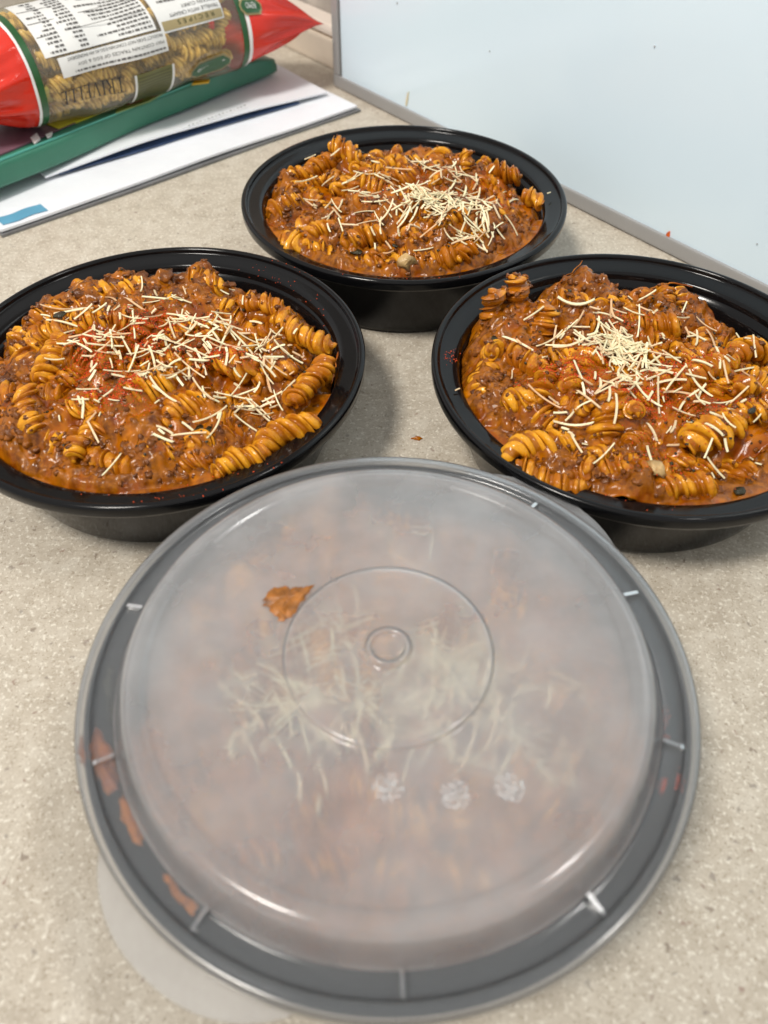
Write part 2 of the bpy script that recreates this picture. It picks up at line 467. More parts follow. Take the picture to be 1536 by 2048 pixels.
TUBS = dict(B=(0.0102, 0.4430), L=(-0.1012, 0.2910), R=(0.1131, 0.2870), F=(0.0015, 0.1306))
TUB_LABEL = dict(
    B='round black plastic container at the back, beside the whiteboard',
    L='round black plastic container at the left edge of the picture',
    R='round black plastic container at the right edge of the picture',
    F='round black plastic container closed by the frosted lid')
for k, (x, y) in TUBS.items():
    e = empty('food_container', (x, y, 0)); tag(e, TUB_LABEL[k], 'container', 'black food containers')
    link('bowl', body_me, MAT['black'], e); link('rim', rim_me, MAT['black'], e)

# ------------------------------------------------------------------ pasta spirals
def spiral_mesh(seed, L=0.034, Rr=0.0061, pitch=0.0132, lobes=3, nt_=36, nz=64):
    """a cooked spiral: fat rounded fins, narrow grooves, uneven and slightly bent"""
    rng = np.random.RandomState(seed)
    bend = rng.uniform(-0.13, 0.13); bend2 = rng.uniform(-0.10, 0.10)
    ph, w1, w2, w3 = rng.uniform(0, 6.28, 4); la = rng.uniform(.82, 1.08, lobes)
    V = []; GV = []
    for i in range(nz):
        t = i / (nz - 1); x = (t - 0.5) * L
        tw = 2 * PI * x / pitch + 0.55 * math.sin(4.5 * t + w1) + 0.25 * math.sin(11 * t + w2) + ph
        e = min(t, 1 - t) * L
        sc = min(1.0, 0.50 + math.sqrt(e / 0.0035) * 0.50) * (1 + 0.08 * math.sin(5 * t + w3) + 0.04 * math.sin(17 * t + w1))
        cyy = bend * L * (4 * (t - .5) ** 2) + .0006 * math.sin(9 * t + w2); czz = bend2 * L * (4 * (t - .5) ** 2)
        for j in range(nt_):
            a = 2 * PI * j / nt_
            c = 0.5 + 0.5 * math.cos(lobes * a)
            lob = 1 - (1 - c) ** 1.45
            fin = la[int(round(a / (2 * PI) * lobes)) % lobes] * (1 + 0.10 * math.sin(7 * t + 2.1 * (int(round(a / (2 * PI) * lobes)) % lobes) + w2))
            r = (0.0034 + (Rr * fin - 0.0034) * lob) * sc * (1 + 0.035 * math.sin(40 * t + 6 * a + w2) + 0.03 * math.sin(63 * t - 9 * a + w3))
            aa = a + tw + 0.30 * (r / Rr)
            V.append((x + 0.0007 * math.sin(a * 2 + w1 + 6 * t), cyy + r * math.cos(aa), (czz + r * math.sin(aa)) * .94))
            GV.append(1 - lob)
    F = []
    for i in range(nz - 1):
        for j in range(nt_):
            j2 = (j + 1) % nt_
            F.append((i * nt_ + j, i * nt_ + j2, (i + 1) * nt_ + j2, (i + 1) * nt_ + j))
    V.append(tuple(np.mean(V[:nt_], axis=0))); V.append(tuple(np.mean(V[(nz - 1) * nt_:nz * nt_], axis=0))); GV += [1, 1]
    a0, a1 = len(V) - 2, len(V) - 1
    for j in range(nt_):
        j2 = (j + 1) % nt_
        F.append((a0, j2, j)); F.append((a1, (nz - 1) * nt_ + j, (nz - 1) * nt_ + j2))
    me = mesh(V, F, 'pasta_spiral')
    ga = me.attributes.new('groove', 'FLOAT', 'POINT'); ga.data.foreach_set('value', np.array(GV, np.float32))
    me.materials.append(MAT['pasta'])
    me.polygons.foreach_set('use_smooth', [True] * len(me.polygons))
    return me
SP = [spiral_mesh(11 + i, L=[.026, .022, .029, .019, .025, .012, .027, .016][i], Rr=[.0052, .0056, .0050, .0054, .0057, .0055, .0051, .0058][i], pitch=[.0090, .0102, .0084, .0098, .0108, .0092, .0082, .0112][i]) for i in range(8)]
SPV = []
for me in SP:
    a = np.zeros(len(me.vertices) * 3); me.vertices.foreach_get('co', a); SPV.append(a.reshape(-1, 3))

# ------------------------------------------------------------------ cheese shreds
def shred_mesh(seed, L, w, t, bx, bz):
    rng = random.Random(seed); n = 9; V = []; F = []
    cut0, cut1 = rng.uniform(-.6, .6), rng.uniform(-.6, .6)
    for i in range(n):
        s = i / (n - 1) - 0.5
        ww = w * (1 - 0.25 * abs(s) * 2 * rng.random()) * (0.92 + 0.16 * rng.random())
        for (a, b) in ((-1, -1), (1, -1), (1, 1), (-1, 1)):
            x = s * L + (cut0 if i == 0 else cut1 if i == n - 1 else 0) * a * w * .5
            V.append((x, bx * (4 * s * s) * L + a * ww / 2, bz * (4 * s * s) * L + b * t / 2))
    for i in range(n - 1):
        for q in range(4):
            q2 = (q + 1) % 4
            F.append((i * 4 + q, i * 4 + q2, (i + 1) * 4 + q2, (i + 1) * 4 + q))
    F.append((3, 2, 1, 0)); F.append(tuple((n - 1) * 4 + q for q in range(4)))
    me = mesh(V, F, 'cheese_shred'); me.materials.append(MAT['cheese'])
    bm = bmesh.new(); bm.from_mesh(me); bmesh.ops.recalc_face_normals(bm, faces=bm.faces); bm.to_mesh(me); bm.free()
    return me
rr_ = random.Random(5)
SHL = [.0050, .0070, .0085, .0100, .0115, .0130, .0150, .0080, .0105, .0160, .0032, .0045, .0026, .0055]
SH = [shred_mesh(i, L, rr_.uniform(.00055, .0011), rr_.uniform(.0003, .0005), rr_.uniform(-.07, .07), rr_.uniform(-.05, .07)) for i, L in enumerate(SHL)]
CURL = shred_mesh(77, .017, .0013, .0008, .20, .03)

# ------------------------------------------------------------------ servings of pasta
G = 0.00052; GN = 320; GX = (np.arange(GN) - (GN - 1) / 2) * G
XX, YY = np.meshgrid(GX, GX, indexing='ij'); RRR = np.hypot(XX, YY)
FQ = np.fft.fftfreq(GN, G)
def blur(a, sig):
    k = np.exp(-2 * (PI * sig) ** 2 * (FQ[:, None] ** 2 + FQ[None, :] ** 2))
    return np.real(np.fft.ifft2(np.fft.fft2(a) * k))
def gnoise(rng, sig):
    a = blur(rng.randn(GN, GN), sig); return a / a.std()
def maxf(a):
    b = a.copy()
    for dx in (-1, 0, 1):
        for dy in (-1, 0, 1):
            b = np.maximum(b, np.roll(np.roll(a, dx, 0), dy, 1))
    return b
def gi(x): return int(round(x / G + (GN - 1) / 2))
def samp(A, x, y):
    i = min(GN - 1, max(0, gi(x))); j = min(GN - 1, max(0, gi(y))); return float(A[i, j])

ico = bmesh.new(); bmesh.ops.create_icosphere(ico, subdivisions=2, radius=1.0)
ICO_V = np.array([v.co[:] for v in ico.verts]); ICO_F = np.array([[v.index for v in f.verts] for f in ico.faces]); ico.free()
ico = bmesh.new(); bmesh.ops.create_icosphere(ico, subdivisions=1, radius=1.0)
ICO1_V = np.array([v.co[:] for v in ico.verts]); ICO1_F = np.array([[v.index for v in f.verts] for f in ico.faces]); ico.free()

def lumps(centres, radii, rng, hi=True):
    V0, F0 = (ICO_V, ICO_F) if hi else (ICO1_V, ICO1_F)
    Vs, Fs = [], []; n = len(V0)
    for q, (c, r) in enumerate(zip(centres, radii)):
        d = np.ones(n)
        for _ in range(4):
            w = rng.randn(3) * 2.0; d += (0.22 if hi else 0.14) * np.sin(V0 @ w * 1.9 + rng.rand() * 6.28)
        s = np.array([rng.uniform(.75, 1.35), rng.uniform(.75, 1.35), rng.uniform(.6, .95)]) * r
        a = rng.rand() * 6.28; ca, sa = math.cos(a), math.sin(a)
        P = V0 * d[:, None] * s
        P = np.stack([P[:, 0] * ca - P[:, 1] * sa, P[:, 0] * sa + P[:, 1] * ca, P[:, 2]], 1) + c
        Vs.append(P); Fs.append(F0 + q * n)
    return np.concatenate(Vs), np.concatenate(Fs)

def rasterize(T, V):
    i = np.clip(np.rint(V[:, 0] / G + (GN - 1) / 2).astype(int), 0, GN - 1)
    j = np.clip(np.rint(V[:, 1] / G + (GN - 1) / 2).astype(int), 0, GN - 1)
    np.maximum.at(T, (i, j), V[:, 2])

def serving(key, label, level, dome, heroes, nrand, cheese, paprika, onions, herbs, seed, meat_n=120, cover=0.0, tilt=(0, 0), fo=(0, 0), fr=0.070, hs=1.12, zmax=1.0, rough=0.0032):
    cx, cy_ = TUBS[key]; C = Vector((cx, cy_, 0))
    rng = np.random.RandomState(seed); rnd = random.Random(seed)
    root = empty('pasta_serving', C); tag(root, label, 'pasta', 'servings of pasta in meat sauce')
    RF = np.hypot(XX - fo[0], YY - fo[1])
    prof = np.clip(1 - (RF / 0.078) ** 2, 0, 1) ** 0.8
    hb = level + dome * prof + rough * gnoise(rng, 0.010) + tilt[0] * XX + tilt[1] * YY
    # ---- spirals
    T = np.full((GN, GN), -1.0); placed = []; keep = np.zeros((GN, GN))
    def put(p, axis, roll, vi, sc=1.0, light=False):
        if not light and rnd.random() < .35: vi = rnd.choice((3, 5, 7))
        x = axis.normalized(); up = Vector((0, 0, 1)) if abs(x.z) < 0.95 else Vector((0, 1, 0))
        y = up.cross(x).normalized(); z = x.cross(y)
        Rm = Matrix((x, y, z)).transposed() @ Matrix.Rotation(roll, 3, 'X')
        Mx = Rm.to_4x4(); Mx = Matrix.Translation(p) @ Mx @ Matrix.Diagonal((sc * rnd.uniform(.75, 1.1), sc * rnd.uniform(.88, 1.12), sc * rnd.uniform(.80, 1.0), 1))
        o = bpy.data.objects.new('pasta_spiral', SP[vi]); COL.objects.link(o); o.parent = root; o.matrix_local = Mx
        A = np.array(Mx)[:3]; V = SPV[vi] @ A[:, :3].T + A[:, 3]
        if V[:, 2].max() > zmax + .0005:
            dz = V[:, 2].max() - zmax - .0005; o.location.z -= dz; V[:, 2] -= dz
        if light:
            o.material_slots[0].link = 'OBJECT'; o.material_slots[0].material = MAT['pasta_light']
        rasterize(T, V); placed.append(p)
    for (x0, y0, x1, y1, z0, z1, vi) in heroes:
        a = at(x0, y0, z0) - C; b = at(x1, y1, z1) - C
        put((a + b) / 2, b - a, rnd.uniform(0, 6.28), vi, hs * rnd.uniform(.96, 1.08), True)
        m_ = (a + b) / 2
        keep = np.maximum(keep, np.exp(-((XX - m_.x) ** 2 + (YY - m_.y) ** 2) / (2 * 0.010 ** 2)))
    tries = 0; cnt = 0
    while cnt < nrand and tries < 6000:
        tries += 1
        r = 0.069 * math.sqrt(rnd.random()); a = rnd.uniform(0, 6.28)
        p = Vector((r * math.cos(a), r * math.sin(a), 0))
        if any((p - q).to_2d().length < 0.0092 for q in placed): continue
        yaw = rnd.uniform(0, 6.28)
        if r > 0.058: yaw = a + PI / 2 + rnd.uniform(-.5, .5)
        ax = Vector((math.cos(yaw), math.sin(yaw), rnd.uniform(-.6, .6)))
        e = max((p + ax * .016).to_2d().length, (p - ax * .016).to_2d().length)
        if e > 0.0745 or (p.to_2d() - Vector(fo)).length > fr - 0.005: continue
        p.z = samp(hb, p.x, p.y) + rnd.uniform(-0.0055, 0.0012)
        put(p, ax, rnd.uniform(0, 6.28), rnd.randrange(8), rnd.uniform(.92, 1.08)); cnt += 1
    T = maxf(T)
    # ---- sauce: wets the spirals, fills the gaps, buries some of them
    base = np.minimum(np.maximum(T, hb), hb + 0.0065)
    Tb = blur(base, 0.0024)
    n1 = gnoise(rng, 0.0085)
    S = Tb - 0.0015 + cover + 0.0026 * n1 * (1 - 0.5 * keep) - 0.0014 * keep
    S += 0.0013 * gnoise(rng, 0.0042) + 0.0009 * gnoise(rng, 0.0026) + 0.00035 * gnoise(rng, 0.0012)
    S = np.maximum(S, hb - 0.004 + 0.0006 * gnoise(rng, 0.002))
    # crumbs of minced meat held in the sauce
    MEAT = np.zeros((GN, GN)); bumps = np.full((GN, GN), -1.0); k_ = 0
    while k_ < 4200:
        r = 0.0785 * math.sqrt(rnd.random()); a = rnd.uniform(0, 6.28); x, y = r * math.cos(a), r * math.sin(a)
        if samp(n1, x, y) < rnd.gauss(-0.2, 0.8) and r < .066: continue
        k_ += 1
        rad = rnd.choice((.0006, .0008, .0010, .0013, .0017, .0022)) * rnd.uniform(.85, 1.2)
        i0, j0 = gi(x), gi(y); w = int(rad * 1.6 / G) + 2
        sl = (slice(max(0, i0 - w), i0 + w + 1), slice(max(0, j0 - w), j0 + w + 1))
        st = rnd.uniform(.7, 1.4); th = rnd.uniform(0, 3.14)
        dx = XX[sl] - x; dy = YY[sl] - y
        u = (dx * math.cos(th) + dy * math.sin(th)) * st; vv = (-dx * math.sin(th) + dy * math.cos(th)) / st
        hgt = np.sqrt(np.clip(rad ** 2 - u ** 2 - vv ** 2, 0, None)) * rnd.uniform(.6, 1.25)
        z = np.where(hgt > 0, float(S[min(i0, GN - 1), min(j0, GN - 1)]) * .5 + S[sl] * .5 + hgt - rad * .15, -1.0)
        bumps[sl] = np.maximum(bumps[sl], z)
        MEAT[sl] = np.maximum(MEAT[sl], (hgt > 0) * rnd.uniform(.1, 1.0))
    S = blur(np.maximum(S, bumps), 0.00042) + 0.00010 * gnoise(rng, 0.0012)
    MEAT = np.clip(blur(MEAT, 0.0006) * 1.15, 0, 1)
    drop = np.clip((RF - fr - 0.0025 * gnoise(rng, 0.006)) / 0.009, 0, 1.6)
    S -= 0.0055 * drop ** 1.3
    drop = np.clip((RRR - 0.0725) / 0.007, 0, 1)
    S -= 0.002 * drop ** 1.5
    S = np.minimum(S, zmax)
    front = (RRR > .064) & (YY < -.018)
    S = np.where(front, np.maximum(S, .0382 + .0007 * gnoise(rng, .003)), S)
    ok = RRR < 0.0818
    idx = -np.ones((GN, GN), int); ids = np.argwhere(ok); idx[ok] = np.arange(len(ids))
    V = np.stack([XX[ok], YY[ok], S[ok]], 1)
    lim = np.array([wall_r(z) - 0.0004 for z in V[:, 2]]); rr = np.hypot(V[:, 0], V[:, 1]); f = np.minimum(1, lim / np.maximum(rr, 1e-6))
    V[:, 0] *= f; V[:, 1] *= f
    q = ok[:-1, :-1] & ok[1:, :-1] & ok[1:, 1:] & ok[:-1, 1:]
    F = np.stack([idx[:-1, :-1][q], idx[1:, :-1][q], idx[1:, 1:][q], idx[:-1, 1:][q]], 1)
    me = fastmesh(V, F); at2 = me.attributes.new('meat', 'FLOAT', 'POINT'); at2.data.foreach_set('value', MEAT[ok].astype(np.float32))
    link('sauce', me, MAT['sauce'], root)
    # ---- minced meat, denser where the sauce is thick
    cs, rs = [], []
    Fm = np.maximum(S, T)
    while len(cs) < meat_n:
        r = 0.0735 * math.sqrt(rnd.random()); a = rnd.uniform(0, 6.28); x, y = r * math.cos(a), r * math.sin(a)
        if samp(n1, x, y) < rnd.gauss(0.1, 0.55) or math.hypot(x - fo[0], y - fo[1]) > fr - .001: continue
        if samp(T, x, y) > samp(S, x, y) + 0.0012 and rnd.random() < 0.8: continue
        rad = rnd.choice((.0013, .0016, .0020, .0026)) * rnd.uniform(.85, 1.15)
        cs.append((x, y, samp(S, x, y) + rad * rnd.uniform(-0.85, -0.1))); rs.append(rad)
    for _ in range(300):      # clumps of meat round the edge of the heap
        a = rnd.uniform(0, 6.28); r = rnd.uniform(.060, .0775); x, y = r * math.cos(a), r * math.sin(a)
        rad = rnd.uniform(.0008, .0021); cs.append((x * .99, y * .99, samp(S, x, y) - rad * rnd.uniform(.2, .9))); rs.append(rad)
    for _ in range(520):
        r = 0.073 * math.sqrt(rnd.random()); a = rnd.uniform(0, 6.28); x, y = r * math.cos(a), r * math.sin(a)
        if math.hypot(x - fo[0], y - fo[1]) > fr: continue
        rad = rnd.uniform(.0005, .0013); cs.append((x, y, samp(Fm, x, y) - rad * rnd.uniform(.1, .7))); rs.append(rad)
    V, F = lumps(cs, rs, rng)
    o = link('minced_meat', fastmesh(V, F), MAT['meat'], root); o['kind'] = 'stuff'
    M2 = Fm.copy(); rasterize(M2, V); Fm = np.maximum(Fm, M2)
    # ---- onion and herb pieces
    for (px, py, z, s) in onions:
        p = at(px, py, z) - C; p.z = samp(Fm, p.x, p.y) + 0.0002
        V, F = lumps([tuple(p)], [s], rng); link('onion_piece', fastmesh(V, F), MAT['onion'], root)
        rasterize(Fm, V)
    for (px, py, z, s) in herbs:
        p = at(px, py, z) - C; h = samp(Fm, p.x, p.y)
        n = 7; pts = blob2d(10, s, s * .6, rnd, .3); a = rnd.uniform(0, 6.28); V = []
        for t in (0.0, 0.0007):
            for (u, w) in pts:
                u2 = u * math.cos(a) - w * math.sin(a); w2 = u * math.sin(a) + w * math.cos(a)
                V.append((p.x + u2, p.y + w2, h + t + 0.0002 + 0.25 * u * math.sin(u * 900) + 4 * w * w * 10))
        F = [tuple(range(9, -1, -1)), tuple(range(10, 20))] + [(i, (i + 1) % 10, 10 + (i + 1) % 10, 10 + i) for i in range(10)]
        link('herb_leaf', mesh(V, F), MAT['herb'], root)
    # fine herb flecks
    cs, rs = [], []
    for _ in range(110):
        r = 0.072 * math.sqrt(rnd.random()); a = rnd.uniform(0, 6.28); x, y = r * math.cos(a), r * math.sin(a)
        cs.append((x, y, samp(Fm, x, y) + 0.0001)); rs.append(rnd.uniform(.0003, .0008))
    V, F = lumps(cs, rs, rng, False); o = link('herb_flecks', fastmesh(V, F), MAT['herb'], root); o['kind'] = 'stuff'
    # ---- paprika
    cs, rs = [], []
    for (px, py, z, sx, sy, n) in paprika:
        for _ in range(int(n * (2.4 if n > 60 else 1))):
            p = at(rnd.gauss(px, sx), rnd.gauss(py, sy), z) - C
            r = p.to_2d().length
            if r > 0.0925: continue
            h = samp(Fm, p.x, p.y) if r < 0.0755 else (0.0420 if r < .0888 else 0.0452)
            if 0.0755 <= r < 0.0825: h = 0.0414
            cs.append((p.x, p.y, h + 0.0001)); rs.append(rnd.uniform(.00012, .00030))
    if cs:
        V, F = lumps(cs, rs, rng, False); o = link('paprika', fastmesh(V, F), MAT['paprika'], root); o['kind'] = 'stuff'
    # ---- cheese: every shred lies on what is below it
    total = 0
    Fc = maxf(Fm)
    def shred(x, y, yaw, me, L, lift=0.0):
        nonlocal total
        ca, sa = math.cos(yaw), math.sin(yaw)
        ts = np.linspace(-.5, .5, 7) * L
        hs = np.array([samp(Fc, x + t * ca, y + t * sa) for t in ts])
        A = np.polyfit(ts, hs, 1); slope = float(np.clip(A[0], -.75, .75))
        z0 = float(np.max(hs - slope * ts) * 0.35 + np.mean(hs - slope * ts) * 0.65) + 0.0003 + lift
        z0 = min(z0, zmax + .0012)
        o = bpy.data.objects.new('cheese_shred', me); COL.objects.link(o); o.parent = root
        X = Vector((ca, sa, slope)).normalized(); Y = Vector((0, 0, 1)).cross(X).normalized(); Z = X.cross(Y)
        Mx = Matrix((X, Y, Z)).transposed() @ Matrix.Rotation(rnd.uniform(-.6, .6), 3, 'X')
        o.matrix_local = Matrix.Translation((x, y, z0)) @ Mx.to_4x4()
        for t in np.linspace(-.5, .5, max(3, int(L / G))) * L:
            i, j = gi(x + t * ca), gi(y + t * sa)
            if 0 <= i < GN and 0 <= j < GN: Fc[i, j] = max(Fc[i, j], z0 + slope * t + 0.00035)
        total += 1
    for (px, py, z, sx, sy, n, small) in cheese:
        for _ in range(n):
            for _t in range(20):
                p = at(rnd.gauss(px, sx), rnd.gauss(py, sy), z) - C
                if p.to_2d().length < 0.071 and (p.to_2d() - Vector(fo)).length < fr: break
            else: continue
            vi = rnd.randrange(10, 14) if rnd.random() < small else rnd.randrange(0, 10)
            shred(p.x, p.y, rnd.uniform(0, 6.28), SH[vi], SHL[vi])
    return root, shred, Fc, C

Lh = [ # photograph positions of spirals one can pick out
 (375, 548, 455, 580, .055, .053, 3), (475, 590, 585, 625, .051, .050, 0), (560, 640, 640, 690, .049, .047, 2),
 (20, 715, 95, 690, .046, .047, 5), (85, 770, 130, 690, .048, .049, 1), (5, 790, 105, 800, .047, .048, 4),
 (255, 800, 350, 770, .052, .052, 1), (160, 700, 230, 690, .050, .051, 3), (300, 620, 380, 600, .053, .053, 0),
 (590, 800, 645, 740, .045, .045, 2), (530, 885, 600, 850, .041, .042, 4), (190, 600, 260, 580, .048, .050, 6), (60, 650, 130, 620, .046, .048, 3),
 (420, 720, 520, 740, .052, .051, 7), (270, 930, 360, 900, .041, .042, 7), (60, 860, 130, 895, .043, .043, 0), (170, 905, 250, 935, .041, .041, 2), (440, 935, 520, 905, .041, .041, 6), (330, 830, 400, 800, .048, .048, 4)]
Rh = [
 (975, 690, 985, 575, .036, .062, 0), (1015, 660, 1045, 562, .040, .062, 4), (1065, 695, 1095, 610, .042, .056, 1),
 (1105, 600, 1190, 615, .047, .047, 3), (1180, 620, 1265, 612, .047, .046, 7), (1010, 900, 1130, 880, .042, .042, 4),
 (1000, 805, 1090, 795, .046, .047, 5), (1205, 870, 1225, 800, .044, .052, 3), (1400, 880, 1470, 850, .048, .049, 1),
 (1270, 975, 1420, 970, .041, .041, 2), (1330, 770, 1440, 740, .050, .050, 6), (1440, 720, 1520, 690, .048, .048, 0),
 (960, 790, 985, 730, .040, .043, 3), (1060, 950, 1130, 980, .040, .040, 0), (1250, 640, 1340, 650, .049, .049, 2), (1130, 740, 1200, 700, .050, .051, 7)]
Bh = [
 (665, 290, 720, 315, .054, .051, 3), (925, 350, 935, 300, .044, .055, 5), (1050, 385, 1085, 410, .050, .047, 5),
 (545, 420, 600, 400, .045, .046, 0), (600, 470, 680, 450, .045, .046, 4), (690, 480, 760, 470, .046, .047, 1),
 (820, 520, 890, 520, .043, .044, 2), (900, 520, 950, 490, .044, .045, 7), (600, 350, 650, 330, .046, .048, 6),
 (760, 330, 820, 325, .047, .047, 2), (700, 400, 760, 430, .050, .049, 3), (980, 340, 1030, 350, .049, .048, 1), (560, 470, 610, 500, .041, .041, 7)]
Fh = [
 (600, 1065, 655, 1015, .037, .038, 0), (1010, 1190, 1130, 1210, .039, .038, 2), (440, 1500, 520, 1420, .038, .039, 1), (380, 1250, 460, 1180, .037, .037, 4),
 (780, 1120, 860, 1180, .040, .040, 6), (560, 1180, 640, 1110, .039, .040, 3)]

sL, shredL, FcL, CL = serving('L', 'heaped pasta spirals in meat sauce with peachy scattered cheese, left container', 0.0380, 0.0155, Lh, 66,
    [(330, 665, .052, 90, 36, 95, .5), (470, 700, .052, 70, 33, 50, .55), (350, 720, .052, 90, 35, 45, .55), (520, 770, .05, 60, 28, 26, .1), (190, 690, .05, 45, 40, 22, .2), (180, 830, .048, 40, 22, 14, .4), (300, 780, .05, 60, 25, 16, .6), (330, 860, .046, 160, 50, 10, .2), (600, 730, .047, 25, 40, 8, .1)],
    [(190, 690, .05, 22, 14, 480), (200, 745, .05, 28, 12, 380), (290, 685, .052, 22, 16, 420), (350, 650, .053, 50, 12, 420), (430, 715, .052, 45, 16, 420), (230, 815, .048, 36, 14, 360), (270, 780, .05, 12, 16, 160), (560, 545, .044, 50, 14, 50), (380, 1000, .043, 120, 8, 40), (640, 620, .042, 10, 30, 20), (520, 950, .042, 60, 12, 24)],
    [], [(400, 842, .047, .0040), (412, 856, .047, .0025), (132, 662, .049, .0030)], 3, tilt=(0, 0.02), fo=(-0.006, -0.007), fr=0.069)
sR, shredR, FcR, CR = serving('R', 'pasta spirals in meat sauce, three standing upright, right container', 0.0385, 0.0120, Rh, 66,
    [(1245, 695, .051, 17, 11, 80, .6), (1245, 695, .051, 34, 22, 70, .3), (1260, 735, .051, 55, 34, 40, .35), (1300, 760, .05, 110, 50, 40, .35), (1180, 680, .05, 60, 30, 18, .2), (1330, 650, .049, 110, 24, 22, .2), (1300, 860, .047, 140, 60, 30, .3), (1470, 790, .048, 45, 70, 22, .2), (1130, 810, .047, 70, 60, 12, .2)],
    [(1180, 735, .050, 30, 20, 300), (1290, 800, .05, 45, 16, 420), (1330, 745, .05, 35, 18, 300), (1130, 760, .05, 40, 14, 200), (1420, 800, .048, 50, 30, 200), (1240, 650, .05, 30, 10, 120), (1350, 880, .047, 60, 40, 160), (898, 715, .042, 10, 8, 40), (1400, 720, .05, 40, 12, 120)],
    [(1300, 965, .041, .0030)], [(985, 715, .044, .0024), (1490, 850, .046, .0022), (1480, 980, .041, .0030)], 8, tilt=(-0.02, 0.0), fo=(-0.004, -0.006), fr=0.070, hs=1.25)
sB, shredB, FcB, CB = serving('B', 'pasta spirals in meat sauce under a thick pale cheese pile, back container', 0.0375, 0.0130, Bh, 70,
    [(858, 425, .052, 22, 11, 90, .6), (860, 415, .052, 52, 26, 100, .2), (920, 440, .052, 50, 32, 60, .1), (800, 365, .051, 60, 18, 40, .15), (930, 360, .051, 50, 16, 26, .1), (960, 480, .048, 34, 24, 26, .1), (700, 410, .049, 50, 22, 18, .1), (760, 450, .049, 40, 22, 8, .0), (650, 340, .05, 25, 20, 4, .2)],
    [(890, 350, .051, 50, 12, 120), (950, 370, .051, 40, 12, 140), (750, 400, .05, 20, 12, 90), (985, 410, .049, 24, 14, 90), (800, 430, .05, 60, 12, 60), (790, 560, .044, 60, 3, 16)],
    [(812, 528, .043, .0036)], [(715, 505, .044, .0035), (790, 500, .046, .0018)], 21, fo=(-0.001, -0.007), fr=0.068)
sF, shredF, FcF, CF = serving('F', 'pasta spirals and shredded cheese seen blurred through the frosted lid', 0.0395, 0.0045, Fh, 60,
    [(800, 1390, .053, 140, 60, 130, .1), (900, 1300, .053, 90, 40, 50, .1), (660, 1220, .053, 50, 40, 22, .1), (540, 1370, .052, 60, 50, 20, .1), (1000, 1380, .052, 70, 50, 25, .1), (780, 1060, .05, 60, 30, 5, .0), (600, 1520, .05, 50, 60, 8, .1), (1110, 1540, .048, 40, 30, 4, .2)],
    [(1100, 1560, .048, 60, 30, 80), (1340, 1570, .043, 9, 9, 90), (1330, 1430, .043, 6, 18, 24), (1328, 1470, .043, 7, 5, 20), (1295, 1515, .042, 4, 6, 14), (870, 1010, .046, 40, 20, 60)],
    [], [(1180, 1130, .045, .004), (620, 1140, .048, .004)], 33, zmax=.0525, hs=1.0, rough=0.0012)

# two long curled shreds and a few specks of cheese that fell on the rims
p = at(1150, 618, .050) - CR
o = link('cheese_shred', CURL, None, sR); o.matrix_local = Matrix.Translation((p.x, p.y, .0525)) @ Matrix.Rotation(-.1, 4, 'Z') @ Matrix.Rotation(.25, 4, 'X')
for (k, root, C, px, py, z) in (('B', sB, CB, 1098, 385, .0452), ('R', sR, CR, 915, 778, .0432)):
    p = at(px, py, z) - C
    o = link('cheese_shred', SH[12], None, root); o.matrix_local = Matrix.Translation((p.x, p.y, z - .0002)) @ Matrix.Rotation(.6, 4, 'Z')

# thin threads of sauce dried on the inner wall and rim of the right and left containers
def thread(root, C, pts, rad, mat):
    P = [at(x, y, z) - C for x, y, z in pts]; Q = []
    for i in range(len(P) - 1):
        for t in (0, .34, .67): Q.append(P[i].lerp(P[i + 1], t) + Vector((math.sin(i * 5 + t * 9), math.cos(i * 7 + t * 8), 0)) * .0004)
    Q.append(P[-1]); V = []; F = []; k = 6
    for i, p in enumerate(Q):
        d = (Q[min(i + 1, len(Q) - 1)] - Q[max(i - 1, 0)]).normalized(); u = d.orthogonal().normalized(); w = d.cross(u)
        r = rad * (.55 + .45 * abs(math.sin(i * 1.7)))
        for j in range(k): V.append(p + u * r * math.cos(2 * PI * j / k) + w * r * math.sin(2 * PI * j / k))
    for i in range(len(Q) - 1):
        for j in range(k): F.append((i * k + j, i * k + (j + 1) % k, (i + 1) * k + (j + 1) % k, (i + 1) * k + j))
    F.append(tuple(range(k))); F.append(tuple((len(Q) - 1) * k + j for j in range(k - 1, -1, -1)))
    link('sauce_thread', mesh(V, F), mat, root)
thread(sR, CR, [(1165, 522, .0450), (1150, 540, .0438), (1128, 556, .0425), (1108, 575, .0410), (1095, 592, .038)], .00030, MAT['sauce'])
thread(sR, CR, [(1300, 578, .0412), (1325, 568, .0416), (1350, 566, .0418), (1385, 574, .0414)], .00050, MAT['sauce'])
thread(sL, CL, [(676, 705, .0420), (672, 725, .0412), (668, 745, .0408), (664, 765, .0405)], .00050, MAT['sauce'])

# ------------------------------------------------------------------ frosted lid
LX, LY = TUBS['F']
lid = empty('container_lid', (LX, LY, RIM))
tag(lid, 'round frosted translucent plastic lid closed on the front container', 'lid')
def shell(prof, t):
    """closed shell of thickness t below the profile (mm)"""
    P = [Vector((a, b)) for a, b in prof]; low = []
    for i, p in enumerate(P):
        d = (P[min(i + 1, len(P) - 1)] - P[max(i - 1, 0)]).normalized()
        n = Vector((-d.y, d.x))   # left of direction
        q = p - n * t
        low.append((max(0.0, q.x) if p.x > 1e-6 else 0.0, q.y))
    return prof + low[::-1]
dome_p = smoothprof([(0, 59.3), (3.6, 59.3), (4.6, 59.6), (5.3, 60.6), (6.4, 60.6), (7.2, 59.2), (8.5, 58.7), (30.2, 58.5), (31.4, 58.1), (31.9, 57.2), (33.4, 57.0), (50, 56.7), (70.2, 56.0), (71.8, 56.2), (73.2, 57.1), (75.3, 57.5), (77.4, 57.1), (79.1, 55.7), (80.3, 53.2), (82.5, 47.4), (83.3, 46.4)], 2)
